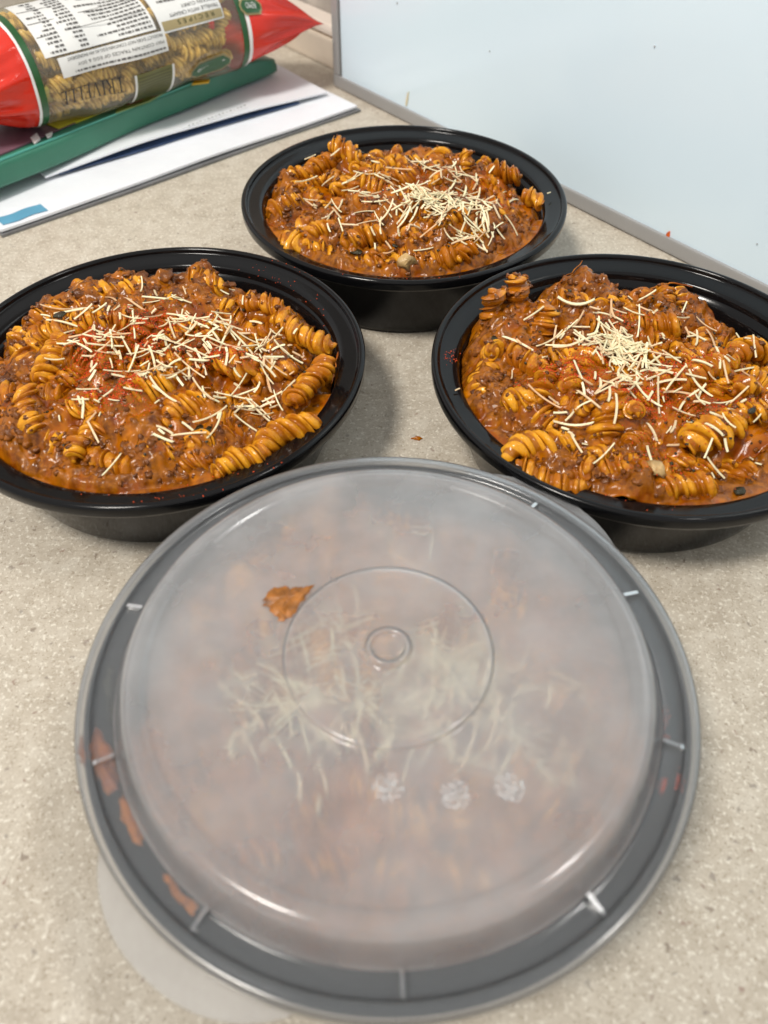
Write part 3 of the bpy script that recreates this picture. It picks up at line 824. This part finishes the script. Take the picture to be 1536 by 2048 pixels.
lip_p = smoothprof([(83.3, 46.4), (84.0, 45.9), (88.6, 45.9), (89.3, 46.3), (89.8, 47.5), (90.8, 47.9), (93.2, 47.9), (94.1, 47.3), (94.4, 45.6), (94.4, 42.2)], 2)
sh_ = lambda pr: [(a, b - RIM * 1000) for a, b in pr]
link('dome', lathe(mm(sh_(shell(dome_p, 0.55))), 192), MAT['dome'], lid)
link('lip', lathe(mm(sh_(shell(lip_p, 0.55))), 192), MAT['lip'], lid)
def ang(px, py, z):
    p = at(px, py, z); return math.atan2(p.y - LY, p.x - LX)
for (px, py) in ((1345, 1490), (1195, 1815), (805, 1975), (400, 1840), (205, 1522), (268, 1215), (1262, 1190), (1053, 1030)):
    a = ang(px, py, .047)
    V = []
    for t in (-.0006, .0006):
        for (r, z) in ((83.9, 46.05), (89.0, 46.05), (89.4, 47.3), (88.4, 47.8), (83.2, 48.6)):
            x, y = r / 1000, t
            V.append((x * math.cos(a) - y * math.sin(a), x * math.sin(a) + y * math.cos(a), z / 1000 - RIM))
    F = [(4, 3, 2, 1, 0), (5, 6, 7, 8, 9)] + [(i, (i + 1) % 5, 5 + (i + 1) % 5, 5 + i) for i in range(5)]
    link('stiffening_rib', mesh(V, F), MAT['rib'], lid, smooth=False)
def lid_tab(a0, half, ext):
    n = 40; V = []; F = []
    for t in (0.0, -0.0007):
        for i in range(n + 1):
            s = i / n * 2 - 1; a = a0 + s * half
            e = ext * (1 - abs(s) ** 2.4)
            for r in (0.0945, 0.0945 + e * .5 + .0001, 0.0945 + e + .0002):
                V.append((r * math.cos(a), r * math.sin(a), 0.0430 - RIM + t - (r - .0945) * .12))
    m_ = (n + 1) * 3
    for i in range(n):
        for k in range(2):
            q = i * 3 + k
            F.append((q, q + 1, q + 4, q + 3)); F.append((m_ + q, m_ + q + 3, m_ + q + 4, m_ + q + 1))
        q = i * 3 + 2; F.append((q, m_ + q, m_ + q + 3, q + 3))
    return link('pull_tab', mesh(V, F), MAT['tab'], lid, smooth=False)
lid_tab(ang(345, 1900, .043), 0.36, 0.0085)
lid_tab(ang(1120, 985, .043), 0.36, 0.0075)
def on_lid(px, py, z): 
    p = at(px, py, z); return Vector((p.x - LX, p.y - LY, z - RIM))
rs_ = random.Random(9)
for (px, py) in ((775, 1577), (911, 1591), (1019, 1576)):  # round mottled patches of tiny pale lumps on the lid top
    p = on_lid(px, py, .0568)
    cs = []; rs2 = []
    for _ in range(120):
        a = rs_.uniform(0, 6.28); r = .0040 * math.sqrt(rs_.random()); cs.append((p.x + r * math.cos(a), p.y + r * math.sin(a), p.z + .0002)); rs2.append(rs_.uniform(.0003, .0007))
    V, F = lumps(cs, rs2, np.random.RandomState(int(px)), False); V[:, 2] = p.z + (V[:, 2] - p.z) * .45 + .0002
    link('mottled_mark', fastmesh(V, F), MAT['mottle'], lid)

# ------------------------------------------------------------------ smears of sauce
def smear(name, outline, z, C, mat, label, cat, thick=0.0009, zfun=None, seed=4):
    """a rounded pool of sauce over an outline of photograph points at height z"""
    P = [at(x, y, z).to_2d() for x, y in outline]
    c = sum(P, Vector((0, 0))) / len(P); V = []; F = []; rings = 6; n = len(P) * 3
    dense = []
    for i in range(len(P)):
        a, b = P[i], P[(i + 1) % len(P)]
        for t in (0, 1 / 3, 2 / 3): dense.append(a.lerp(b, t))
    rg = random.Random(seed)
    dense = [q + Vector((rg.uniform(-1, 1), rg.uniform(-1, 1))) * (q - c).length * .10 for q in dense]
    for k in range(rings + 1):
        s = 1 - k / rings * .96
        for q in dense:
            v = c.lerp(q, s); h = thick * math.sqrt(max(0, 1 - s ** 3)) * (1 + rg.uniform(-.25, .25))
            zz = z if zfun is None else zfun(v)
            V.append((v.x - c.x, v.y - c.y, zz - z + h))
    for k in range(rings):
        for i in range(n):
            j = (i + 1) % n
            F.append((k * n + i, k * n + j, (k + 1) * n + j, (k + 1) * n + i))
    F.append(tuple(rings * n + i for i in range(n)))
    o = link(name, mesh(V, F), mat, None, (c.x, c.y, z))
    return tag(o, label, cat)
smear('sauce_smear', [(527, 1198), (545, 1176), (568, 1171), (580, 1178), (597, 1173), (612, 1176), (626, 1170), (618, 1184), (603, 1205), (590, 1222), (578, 1238), (560, 1240), (548, 1226), (530, 1216)],   .0572, None, MAT['smear'], 'small orange brown sauce smear on top of the frosted lid', 'smear', .0012)
smear('sauce_smear', [(158, 1500), (172, 1462), (190, 1452), (205, 1476), (224, 1500), (238, 1545), (232, 1580), (214, 1590), (205, 1556), (190, 1566), (178, 1530), (164, 1526)], .0436, None, MAT['sauce'], 'larger brown orange sauce smear under the left side of the lid lip', 'smear', .0014)
smear('sauce_smear', [(240, 1596), (252, 1580), (262, 1606), (274, 1630), (292, 1672), (284, 1690), (262, 1676), (252, 1650), (240, 1640)], .0436, None, MAT['sauce'], 'smaller orange sauce smear under the lid lip, lower left', 'smear', .0014, seed=7)
smear('sauce_smear', [(214, 1335), (224, 1330), (230, 1360), (226, 1400), (236, 1424), (228, 1452), (216, 1440), (212, 1400), (206, 1370)], .0436, None, MAT['herb'], 'dark wet streak under the lid lip at the upper left', 'smear', .0010, seed=8)
smear('sauce_smear', [(326, 1748), (340, 1750), (368, 1790), (395, 1815), (388, 1830), (358, 1808), (336, 1780)], .0436, None, MAT['sauce'], 'brown sauce smear under the lid lip beside the lower left rib', 'smear', .0012, seed=11)
smear('food_crumb', [(822, 877), (830, 875), (838, 874), (845, 877), (838, 881), (828, 879)], .0003, None, MAT['sauce'], 'tiny brown food crumb on the counter between the containers', 'crumb', .0010)

# ------------------------------------------------------------------ paper mail
S_ = 0.8222
def sheet(name, mat, o0, ax, L, W, z, thick, parent=None, off=Vector((0, 0, 0)), wave=0.0, seed=1, lift=0.0):
    """thin paper slab with its front edge from o0 along ax, running back for W"""
    ax = Vector((ax[0], ax[1], 0)).normalized(); bx = Vector((-ax.y, ax.x, 0)); nu, nv = 44, 16
    rg = np.random.RandomState(seed); ph = rg.rand(4) * 6.28
    V = []; F = []
    for t in (0, 1):
        for i in range(nu + 1):
            for j in range(nv + 1):
                u, v = i / nu, j / nv
                h = wave * (math.sin(u * 7 + ph[0] + v * 2) + .5 * math.sin(u * 17 + ph[1]) + .5 * math.sin(v * 9 + u * 4 + ph[2])) + wave * 2
                h += lift * (1 - v) ** 2 * math.sin(PI * u)
                p = Vector((o0[0], o0[1], 0)) + ax * (u * L) + bx * (v * W + 0.0006 * math.sin(u * 9 + ph[3])); p.z = z + h + t * thick
                V.append(p - off)
    n1_ = (nu + 1) * (nv + 1)
    for i in range(nu):
        for j in range(nv):
            q = i * (nv + 1) + j
            F.append((q, q + 1, q + nv + 2, q + nv + 1)); F.append((n1_ + q, n1_ + q + nv + 1, n1_ + q + nv + 2, n1_ + q + 1))
    for i in range(nu):
        q = i * (nv + 1); F.append((q, q + nv + 1, n1_ + q + nv + 1, n1_ + q))
        q += nv; F.append((q, n1_ + q, n1_ + q + nv + 1, q + nv + 1))
    for j in range(nv):
        F.append((j, n1_ + j, n1_ + j + 1, j + 1)); q = nu * (nv + 1) + j; F.append((q, q + 1, n1_ + q + 1, n1_ + q))
    return link(name, mesh(V, F), mat, parent, smooth=False)
EO = Vector((-0.2440, 0.4715, 0)); EA = (0.745, 0.667)
tag(sheet('plastic_sleeve', MAT['sleeve'], EO + Vector((0.001, -0.0022, 0)), EA, 0.298, 0.19, 0.0004, 0.0016), 'grey plastic sleeve lowest in the stack of mail', 'sleeve')
le = empty('envelope', EO); tag(le, 'long white envelope at the bottom of the mail stack with a blue corner', 'envelope', 'white envelopes')
sheet('paper', MAT['white_paper'], EO, EA, 0.296, 0.185, 0.0024, 0.0016, le, EO, 0.0004, 3)
eax = Vector((EA[0], EA[1], 0)).normalized(); ebx = Vector((-eax.y, eax.x, 0))
sheet('blue_patch', MAT['blue'], EO + eax * 0.004 + ebx * 0.0035, EA, 0.030, 0.011, 0.0050, 0.0002, le, EO)
tag(sheet('leaflet', MAT['navy'], EO + eax * 0.062 + ebx * 0.0415, (0.78, 0.626), 0.20, 0.10, 0.0058, 0.0006, None, wave=.0001), 'dark navy leaflet edge showing between the two white envelopes', 'leaflet')
UO = at(90, 352, .009); UA = at(655, 183, .009) - UO
ue = empty('envelope', UO); tag(ue, 'crinkled white envelope lying higher, half under the green box', 'envelope', 'white envelopes')
sheet('paper', MAT['white_paper'], UO, UA, UA.length, 0.11, 0.0068, 0.0012, ue, UO, 0.0004, 6, lift=0.004)
# faint handwritten line on the upper envelope
uax = UA.normalized(); ubx = Vector((-uax.y, uax.x, 0)); V = []; F = []; rg = random.Random(3)
a0 = at(380, 262, .0105) - UO; a1 = at(490, 222, .0105) - UO
for i in range(16):
    t = i / 15; p = a0.lerp(a1, t); d = (a1 - a0).normalized(); w = rg.uniform(.0008, .0020); h = rg.uniform(.0006, .0016); n_ = Vector((-d.y, d.x, 0))
    q = len(V); p.z = .0142 - UO.z
    V += [p, p + d * w, p + d * w + n_ * h, p + n_ * h]; F.append((q, q + 1, q + 2, q + 3))
link('handwriting', mesh(V, F), MAT['ink_soft'], ue, smooth=False)

# ------------------------------------------------------------------ green box
GA = Vector((0.62, 0.785, 0)).normalized(); GB = Vector((-GA.y, GA.x, 0)); GL, GW = 0.330, 0.150
GO = Vector((-0.0872, 0.7195, 0)) - GA * GL; GZ0, GZ1 = 0.0125, 0.0285
gb = empty('carton', GO); tag(gb, 'flat green printed carton under the bag of dry pasta', 'carton')
def gpt(u, v, z): return GA * u + GB * v + Vector((0, 0, z))
def carton():
    nu, nv, nz = 40, 14, 5; bm = bmesh.new()
    bmesh.ops.create_cube(bm, size=1.0)
    bmesh.ops.bevel(bm, geom=bm.edges, offset=0.07, segments=1, affect='EDGES')
    bm.free()
    # rounded-box grid: loop section (v,z) swept along u
    sec = []
    hw, hh, rr = GW / 2, (GZ1 - GZ0) / 2, 0.0022
    for (sx, sy, a0) in ((1, 1, 0), (-1, 1, 90), (-1, -1, 180), (1, -1, 270)):
        for k in range(4):
            a = math.radians(a0 + 30 * k); sec.append((sx * (hw - rr) + rr * math.cos(a), sy * (hh - rr) + rr * math.sin(a)))
    # extra points along the long sides so that they can dent
    full = []
    for i, p in enumerate(sec):
        q = sec[(i + 1) % len(sec)]; full.append(p)
        d = math.hypot(q[0] - p[0], q[1] - p[1])
        m_ = 12 if d > 0.05 else (4 if d > 0.008 else 0)
        for k in range(1, m_): full.append((p[0] + (q[0] - p[0]) * k / m_, p[1] + (q[1] - p[1]) * k / m_))
    n = len(full); V = []; F = []
    us = [0, .0012, .003] + list(np.linspace(.008, GL - .02, nu)) + [GL - .012, GL - .006, GL - .002, GL]
    for u in us:
        e = GL - u
        sq = 1 - 0.38 * math.exp(-(e / 0.020) ** 2); edge = 0.6 if u in (0, GL) else 1
        for (v, z) in full:
            dent = 0.0011 * math.sin(u * 60 + v * 25) * math.exp(-(e / 0.09)) + 0.0006 * math.sin(u * 35 + 1)
            vv = v - (0.0025 * math.exp(-(e / 0.03)) if v < 0 else 0) * -1 + dent * (1 if v < 0 else 0)
            zz = (GZ0 + GZ1) / 2 + (z + hh) * sq * edge - hh + 0.5 * dent
            V.append(gpt(u - (0.004 * abs(v / hw) if u > GL - .004 else 0), vv + hw, zz))
    for i in range(len(us) - 1):
        for j in range(n):
            F.append((i * n + j, (i + 1) * n + j, (i + 1) * n + (j + 1) % n, i * n + (j + 1) % n))
    F.append(tuple(range(n))); F.append(tuple((len(us) - 1) * n + j for j in range(n - 1, -1, -1)))
    me = mesh(V, F); bm = bmesh.new(); bm.from_mesh(me); bmesh.ops.recalc_face_normals(bm, faces=bm.faces); bm.to_mesh(me); bm.free()
    return link('board', me, MAT['green_card'], gb)
carton()
def gprint(name, pts, mat, z=0.0012, label=None):
    """printed area on the carton's top; pts in (u, v)"""
    V = [gpt(u, v, GZ1 + z) for u, v in pts]; n = len(V); V += [p - Vector((0, 0, .0009)) for p in V]
    F = [tuple(range(n)), tuple(range(2 * n - 1, n - 1, -1))] + [(i, n + i, n + (i + 1) % n, (i + 1) % n) for i in range(n)]
    o = link(name, mesh(V, F), mat, gb, smooth=False)
    if label: o['label'] = label
def guv(px, py):
    p = at(px, py, GZ1) - GO; return (p.dot(GA), p.dot(GB))
gprint('painted_highlight', [(0.0, .0006), (GL - .03, .0006), (GL - .03, .0024), (0.0, .0024)], MAT['teal'], .0008)  # bevel highlight painted as a lighter teal strip along the front edge
gprint('plum_panel', [(0.001, 0.003), guv(170, 240), guv(118, 262), (guv(118, 262)[0] - .01, .10), (0.001, .147)], MAT['purple'], label='plum coloured printed area')
gprint('yellow_panel', [guv(172, 240), guv(260, 205), guv(330, 170), (guv(330, 170)[0] + .03, .09), (guv(120, 260)[0], .12), guv(118, 261)], MAT['yellow'], label='bright yellow printed area')
gprint('leaf_print', [guv(232, 230), guv(300, 206), guv(345, 180), guv(330, 172), guv(270, 190), guv(238, 212)], MAT['leafgreen'], .0016)
gprint('fruit_print', [guv(255, 216), guv(285, 206), guv(292, 198), guv(270, 196), guv(252, 206)], MAT['brownprint'], .0020)
gprint('fruit_print', [guv(302, 200), guv(316, 196), guv(320, 188), guv(306, 190)], MAT['brownprint'], .0020)
gprint('amber_mark', [guv(384, 172), guv(418, 168), guv(420, 162), guv(392, 164)], MAT['amber'], .0014)
gprint('flower_print', [guv(62, 280), guv(75, 270), guv(82, 282), guv(70, 292)], MAT['white_print'], .0016)
gprint('flower_print', [guv(92, 274), guv(106, 268), guv(104, 276), guv(96, 280)], MAT['white_print'], .0016)

# ------------------------------------------------------------------ bag of dry pasta
BA = Vector((0.737, 0.675, 0)).normalized(); BB = Vector((-BA.y, BA.x, 0))
BL = 0.164; HA, HB = 0.041, 0.032
BC = Vector((-0.2500, 0.5715, GZ1 + 0.0015 + HB))
bag = empty('pasta_bag', (BC.x, BC.y, GZ1 + .0015)); tag(bag, 'bag of dry pasta spirals with red ends lying on the green carton', 'pasta bag')
BORG = Vector((BC.x, BC.y, GZ1 + .0015))
def bag_pt(s, phi, off=0.0):
    """s along the bag from the left stripe, phi from the top towards the camera"""
    e = max(0.0, -s, s - BL); t = min(1, e / 0.062)
    wv = 1 + 0.03 * math.sin(s * 55 + phi * 2) + 0.02 * math.sin(s * 120 + 3 * phi + 1)
    bul = 1 + 0.05 * math.sin(PI * min(1, max(0, s / BL)))
    c = math.cos(phi); sn = math.sin(phi)
    hgt = HB * bul * (1 - t ** 1.25) + 0.0006
    wid = HA * bul * (1 - 0.42 * t ** 1.4)
    crk = (0.0022 * math.sin(phi * 11 + s * 60) + 0.0012 * math.sin(phi * 23 + 2)) * math.sin(PI * min(1, t * 1.1)) if t > 0 else 0
    q = abs(c) ** 0.85 * (1 if c > 0 else -1)
    z = q * (hgt * wv + off + crk); y = abs(sn) ** 0.92 * (1 if sn > 0 else -1) * (wid * wv + off + crk * .6)
    if c < 0: z = max(z, -HB + 0.0003) if t < 0.2 else z
    rt = t if s > BL else 0.4 * t
    return BC + BA * (s + 0.012 * rt) - BB * (y + 0.012 * rt) + Vector((0, 0, z - 0.011 * rt * rt)) - BORG
def bag_patch(name, s0, s1, p0, p1, mat, off, parent=None, ns=16, npx=16, fn=None, thick=0.0002):
    V = []; F = []
    for o_ in (off, off - thick):
        for i in range(ns + 1):
            for j in range(npx + 1):
                s = s0 + (s1 - s0) * i / ns; f = p0 + (p1 - p0) * j / npx
                V.append(bag_pt(s, f, o_))
    m_ = (ns + 1) * (npx + 1)
    for i in range(ns):
        for j in range(npx):
            q = i * (npx + 1) + j
            F.append((q, q + npx + 1, q + npx + 2, q + 1)); F.append((m_ + q, m_ + q + 1, m_ + q + npx + 2, m_ + q + npx + 1))
    o = link(name, mesh(V, F), mat, parent or bag)
    return o
def bag_tube(name, s0, s1, mat, ns, off=0.0, n=96, cap=None):
    V = []; F = []
    for i in range(ns + 1):
        for j in range(n): V.append(bag_pt(s0 + (s1 - s0) * i / ns, 2 * PI * j / n, off))
    for i in range(ns):
        for j in range(n):
            F.append((i * n + j, i * n + (j + 1) % n, (i + 1) * n + (j + 1) % n, (i + 1) * n + j))
    if cap is not None: F.append(tuple(cap * n + j for j in range(n)))
    return link(name, mesh(V, F), mat, bag)
bag_tube('clear_film', 0.0, BL, MAT['film'], 40)
bag_tube('red_end', -0.0625, 0.0, MAT['red'], 30, 0.0001, cap=0)
bag_tube('red_end', BL, BL + 0.0625, MAT['red'], 30, 0.0001, cap=30)
for (s0, s1, m_) in ((-.0022, -.0002, 'white_print'), (0.0, .0045, 'dkgreen'), (BL + .0002, BL + .0024, 'white_print'), (BL - .0045, BL, 'dkgreen')):
    bag_tube('printed_stripe', s0, s1, MAT[m_], 2, 0.0004)
# spirals inside the bag
rg = random.Random(12); put_ = []
for _ in range(4000):
    if len(put_) >= 190: break
    phi = rg.uniform(0, 2 * PI) if rg.random() < .25 else rg.uniform(-1.5, 2.4)
    dep = rg.choice((0.0080, 0.0080, 0.0175)); s = rg.uniform(.016, BL - .016)
    c = bag_pt(s, phi, -dep)
    if any((c - q).length < 0.0098 for q in put_): continue
    put_.append(c)
    tang = (bag_pt(s, phi + .05, -dep) - bag_pt(s, phi - .05, -dep)).normalized()
    nrm = (bag_pt(s, phi, 0) - c).normalized()
    w = rg.gauss(0, .40)
    ax = (BA * math.cos(w) + tang * math.sin(w)).normalized(); z = nrm; y = z.cross(ax).normalized(); z = ax.cross(y)
    Rm = Matrix((ax, y, z)).transposed() @ Matrix.Rotation(rg.uniform(0, 6.28), 3, 'X')
    o = bpy.data.objects.new('dry_pasta_spiral', SP[rg.randrange(8)]); COL.objects.link(o); o.parent = bag
    o.matrix_local = Matrix.Translation(c) @ Rm.to_4x4() @ Matrix.Diagonal((.9, .95, .95, 1))
    o.material_slots[0].link = 'OBJECT'; o.material_slots[0].material = MAT['dry']

def bag_sphi(px, py):
    """(s, phi) of the point of the bag that the photograph shows at (px, py)"""
    d = (FWD * FPX + RIGHT * (px - 768) - UP * (py - 1024)).normalized(); o = Vector((0, 0, CAMZ)) - BC
    # ellipse section test
    ox, oz, os = -o.dot(BB), o.z, o.dot(BA); dx, dz, ds = -d.dot(BB), d.z, d.dot(BA)
    A = (dx / HA) ** 2 + (dz / HB) ** 2; B = 2 * (ox * dx / HA ** 2 + oz * dz / HB ** 2); Cq = (ox / HA) ** 2 + (oz / HB) ** 2 - 1
    D = max(0, B * B - 4 * A * Cq); t = (-B - math.sqrt(D)) / (2 * A)
    x, z, s = ox + t * dx, oz + t * dz, os + t * ds
    return s, math.atan2(x / HA, z / HB)

def phi_at(s, arc):   # arc length (m) from phi=0 along the section
    return arc / 0.0385
def bag_flat(name, polys, mat, off, parent):
    """polys: list of polygons in (s, phi)"""
    V = []; F = []
    for poly in polys:
        q = len(V); V += [bag_pt(s, f, off) for s, f in poly]; F.append(tuple(range(q, len(V))))
    return link(name, mesh(V, F), mat, parent, smooth=False)

# text: strokes laid on the bag, reading from right to left and upside down as the bag lies
def text_polys(txt, size):
    cu = bpy.data.curves.new('t', 'FONT'); cu.body = txt; cu.size = size; cu.resolution_u = 2
    ob = bpy.data.objects.new('t', cu); COL.objects.link(ob)
    dg = bpy.context.evaluated_depsgraph_get(); dg.update()
    me = ob.evaluated_get(dg).to_mesh()
    P = [(v.co.x, v.co.y) for v in me.vertices]; polys = [[P[i] for i in f.vertices] for f in me.polygons]
    ob.evaluated_get(dg).to_mesh_clear(); bpy.data.objects.remove(ob); bpy.data.curves.remove(cu)
    w = max((p[0] for q in polys for p in q), default=0)
    return polys, w
def lay_text(name, txt, s_right, s_left, phi0, h, mat, off, parent, polys=None, w=None):
    """text starting at s_right, running towards s_left; its foot at phi0, its head towards larger phi"""
    if polys is None: polys, w = text_polys(txt, 1.0)
    k = (s_right - s_left) / w
    out = [[(s_right - x * k, phi0 + y * h) for x, y in q] for q in polys]
    return bag_flat(name, out, mat, off, parent)
def serif_word(word):
    """capital letters with thick and thin strokes and serifs"""
    polys = []; x = 0.0
    def R(x0, y0, x1, y1): polys.append([(x0, y0), (x1, y0), (x1, y1), (x0, y1)])
    for ch in word:
        if ch == 'T':
            R(x + .27, 0, x + .40, 1); R(x, .93, x + .67, 1); R(x, .76, x + .045, .93); R(x + .625, .76, x + .67, .93); R(x + .18, 0, x + .49, .05); x += .78
        elif ch == 'I':
            R(x + .10, 0, x + .23, 1); R(x, 0, x + .33, .05); R(x, .95, x + .33, 1); x += .45
        elif ch == 'L':
            R(x + .08, 0, x + .21, 1); R(x, .95, x + .30, 1); R(x, 0, x + .56, .06); R(x + .515, 0, x + .56, .24); x += .66
        elif ch == 'E':
            R(x + .08, 0, x + .21, 1); R(x, 0, x + .56, .06); R(x, .94, x + .54, 1); R(x + .2, .48, x + .43, .54); R(x + .515, 0, x + .56, .24); R(x + .495, .78, x + .54, 1); R(x + .39, .40, x + .43, .62); x += .68
        elif ch == 'V':
            polys.append([(x + .28, 0), (x + .36, 0), (x + .17, 1), (x + .04, 1)]); polys.append([(x + .31, 0), (x + .36, 0), (x + .62, 1), (x + .56, 1)]); R(x - .04, .95, x + .26, 1); R(x + .48, .95, x + .70, 1); x += .76
        elif ch == 'R':
            R(x + .08, 0, x + .21, 1); R(x, 0, x + .30, .05); R(x, .95, x + .36, 1)
            for k in range(8):
                a0, a1 = -PI / 2 + PI * k / 8, -PI / 2 + PI * (k + 1) / 8
                f = lambda a, r, q: (x + .32 + r * math.cos(a), .74 + q * math.sin(a))
                polys.append([f(a0, .14, .20), f(a0, .26, .26), f(a1, .26, .26), f(a1, .14, .20)])
            R(x + .2, .48, x + .33, .53); polys.append([(x + .30, .50), (x + .42, .50), (x + .70, 0), (x + .54, 0)]); x += .76
    return polys, x
# printed panels, found where the photograph shows them
def rect_from(px):
    q = [bag_sphi(*p) for p in px]
    return min(a for a, b in q), max(a for a, b in q), min(b for a, b in q), max(b for a, b in q)
s0, f0 = bag_sphi(118, 228); s1, f1 = bag_sphi(240, 190)
pw, ww = serif_word('TRIVELLE')
lay_text('brand_lettering', '', s1, s0, 1.66, .27, MAT['ink'], .0006, bag, pw, ww)
def panel(name, px, mat, off=.0005, **kw):
    a, b, c, d = rect_from(px); return bag_patch(name, a, b, c, d, mat, off, **kw), (a, b, c, d)
# nutrition panel
sA, fA = bag_sphi(108, 118); sB_, fB = bag_sphi(310, 70)
nut = (sA - .006, sB_, fA - 1.25, (fA + fB) / 2)
np_ = bag_patch('nutrition_label', *nut, MAT['white_print'], .0005)
sA2, fA2 = bag_sphi(125, 155); sB2, fB2 = bag_sphi(332, 95)
alg = (sA + .001, sB2, nut[3] + .045, nut[3] + .36)
al = bag_patch('allergen_label', *alg, MAT['white_print'], .0005)
sC, fC = bag_sphi(455, 62)
rec = (sB_ + .0035, sC, nut[2], nut[3] + .10)
rp = bag_patch('recipe_label', *rec, MAT['white_print'], .0005)
gd = bag_patch('gold_band', rec[0] + .002, rec[1] - .001, rec[3] - .19, rec[3] - .03, MAT['gold'], .0008, rp)
lay_text('heading', 'R E C I P E S', rec[1] - .008, rec[0] + .014, rec[3] - .16, .11, MAT['olive_line'], .0011, rp)
lay_text('lettering', 'TRIVELLE WITH CREAMY', rec[1] - .002, rec[0] + .010, rec[3] - .30, .095, MAT['ink'], .0008, rp)
lay_text('lettering', 'CHICKEN CURRY', rec[1] - .002, rec[0] + .022, rec[3] - .42, .095, MAT['ink'], .0008, rp)
lay_text('lettering', 'PRODUCT DOES NOT CONTAIN EGG AS AN INGREDIENT', alg[1] - .002, alg[0] + .006, alg[2] + .03, .075, MAT['ink'], .0008, al)
lay_text('lettering', 'MAY CONTAIN TRACES OF EGG & SOY', alg[1] - .002, alg[0] + .012, alg[2] + .14, .075, MAT['ink_soft'], .0008, al)
def fine_print(name, s0, s1, f0, f1, rows, parent, seed, col=None, ragged=.3):
    rg = random.Random(seed); polys = []
    for r in range(rows):
        f = f0 + (f1 - f0) * (r + .25) / rows; h = (f1 - f0) / rows * .5; x = s1; end = s0 + (s1 - s0) * rg.uniform(0, ragged)
        while x > end:
            w = rg.uniform(.0008, .0034); polys.append([(x, f), (max(x - w, end), f), (max(x - w, end), f + h * rg.uniform(.7, 1)), (x, f + h)]); x -= w + rg.uniform(.0004, .0009)
    return bag_flat(name, polys, MAT[col or 'ink_soft'], .0008, parent)
fine_print('fine_print', alg[0] + .004, alg[1] - .002, alg[2] + .235, alg[3] - .02, 1, al, 3)
mid = nut[0] + (nut[1] - nut[0]) * .42
fine_print('fine_print', mid + .002, nut[1] - .002, nut[2] + .05, nut[3] - .03, 15, np_, 4, ragged=.55)
fine_print('table_figures', nut[0] + .002, nut[0] + (mid - nut[0]) * .45, nut[2] + .05, nut[3] - .02, 15, np_, 5, ragged=.7)
fine_print('table_figures', nut[0] + (mid - nut[0]) * .55, mid - .002, nut[2] + .05, nut[3] - .02, 15, np_, 6, ragged=.6)
bag_flat('table_rule', [[(mid, nut[2] + .02), (mid + .0004, nut[2] + .02), (mid + .0004, nut[3] - .02), (mid, nut[3] - .02)]] + [[(nut[0] + .001, nut[2] + k), (nut[1] - .001, nut[2] + k), (nut[1] - .001, nut[2] + k + .012), (nut[0] + .001, nut[2] + k + .012)] for k in (.3, .62, .9)], MAT['ink_soft'], .0007, np_)
fine_print('fine_print', rec[0] + .003, rec[1] - .002, rec[2] + .05, rec[3] - .50, 9, rp, 7, ragged=.5)
# olive panel with fine ribs, light edges
sO, fO = bag_sphi(268, 175); sO2, fO2 = bag_sphi(335, 130)
ol = (sO - .001, sO2 + .002, fO - .42, fO + .42)
op = bag_patch('olive_panel', *ol, MAT['olive'], .0005)
for s in (ol[0] - .0016, ol[1]): bag_patch('panel_edge', s, s + .0016, ol[2], ol[3], MAT['white_print'], .0006, op, ns=1)
for k in range(13):
    f = ol[2] + .05 + k * .062; bag_patch('panel_rib', ol[0] + .001, ol[1] - .001, f, f + .022, MAT['olive_line'], .0008, op, ns=6, npx=1)
# green name plate
sP, fP = bag_sphi(380, 138); sP2, fP2 = bag_sphi(455, 112); fm = (fP + fP2) / 2
def rrect(s0, s1, f0, f1, r=.18):
    ks = (s1 - s0) * r; kf = (f1 - f0) * .35
    return [(s0 + ks, f0), (s1 - ks, f0), (s1, f0 + kf), (s1, f1 - kf), (s1 - ks, f1), (s0 + ks, f1), (s0, f1 - kf), (s0, f0 + kf)]
pl = bag_flat('name_plate', [rrect(sP - .002, sP2 + .002, fm - .22, fm + .20)], MAT['gold'], .0010, bag)
bag_flat('plate_field', [rrect(sP - .0008, sP2 + .0008, fm - .18, fm + .16)], MAT['dkgreen'], .0014, pl)
lay_text('lettering', 'San Remo', sP2 - .0035, sP + .0035, fm - .09, .19, MAT['white_print'], .0018, pl)
sQ, fQ = bag_sphi(497, 17)
pl2 = bag_flat('name_plate', [rrect(sQ - .007, sQ + .008, fQ - .17, fQ + .17)], MAT['gold'], .0012, bag)
bag_flat('plate_field', [rrect(sQ - .006, sQ + .007, fQ - .13, fQ + .13)], MAT['dkgreen'], .0016, pl2)
lay_text('lettering', 'REMO', sQ + .004, sQ - .003, fQ - .07, .16, MAT['white_print'], .0020, pl2)
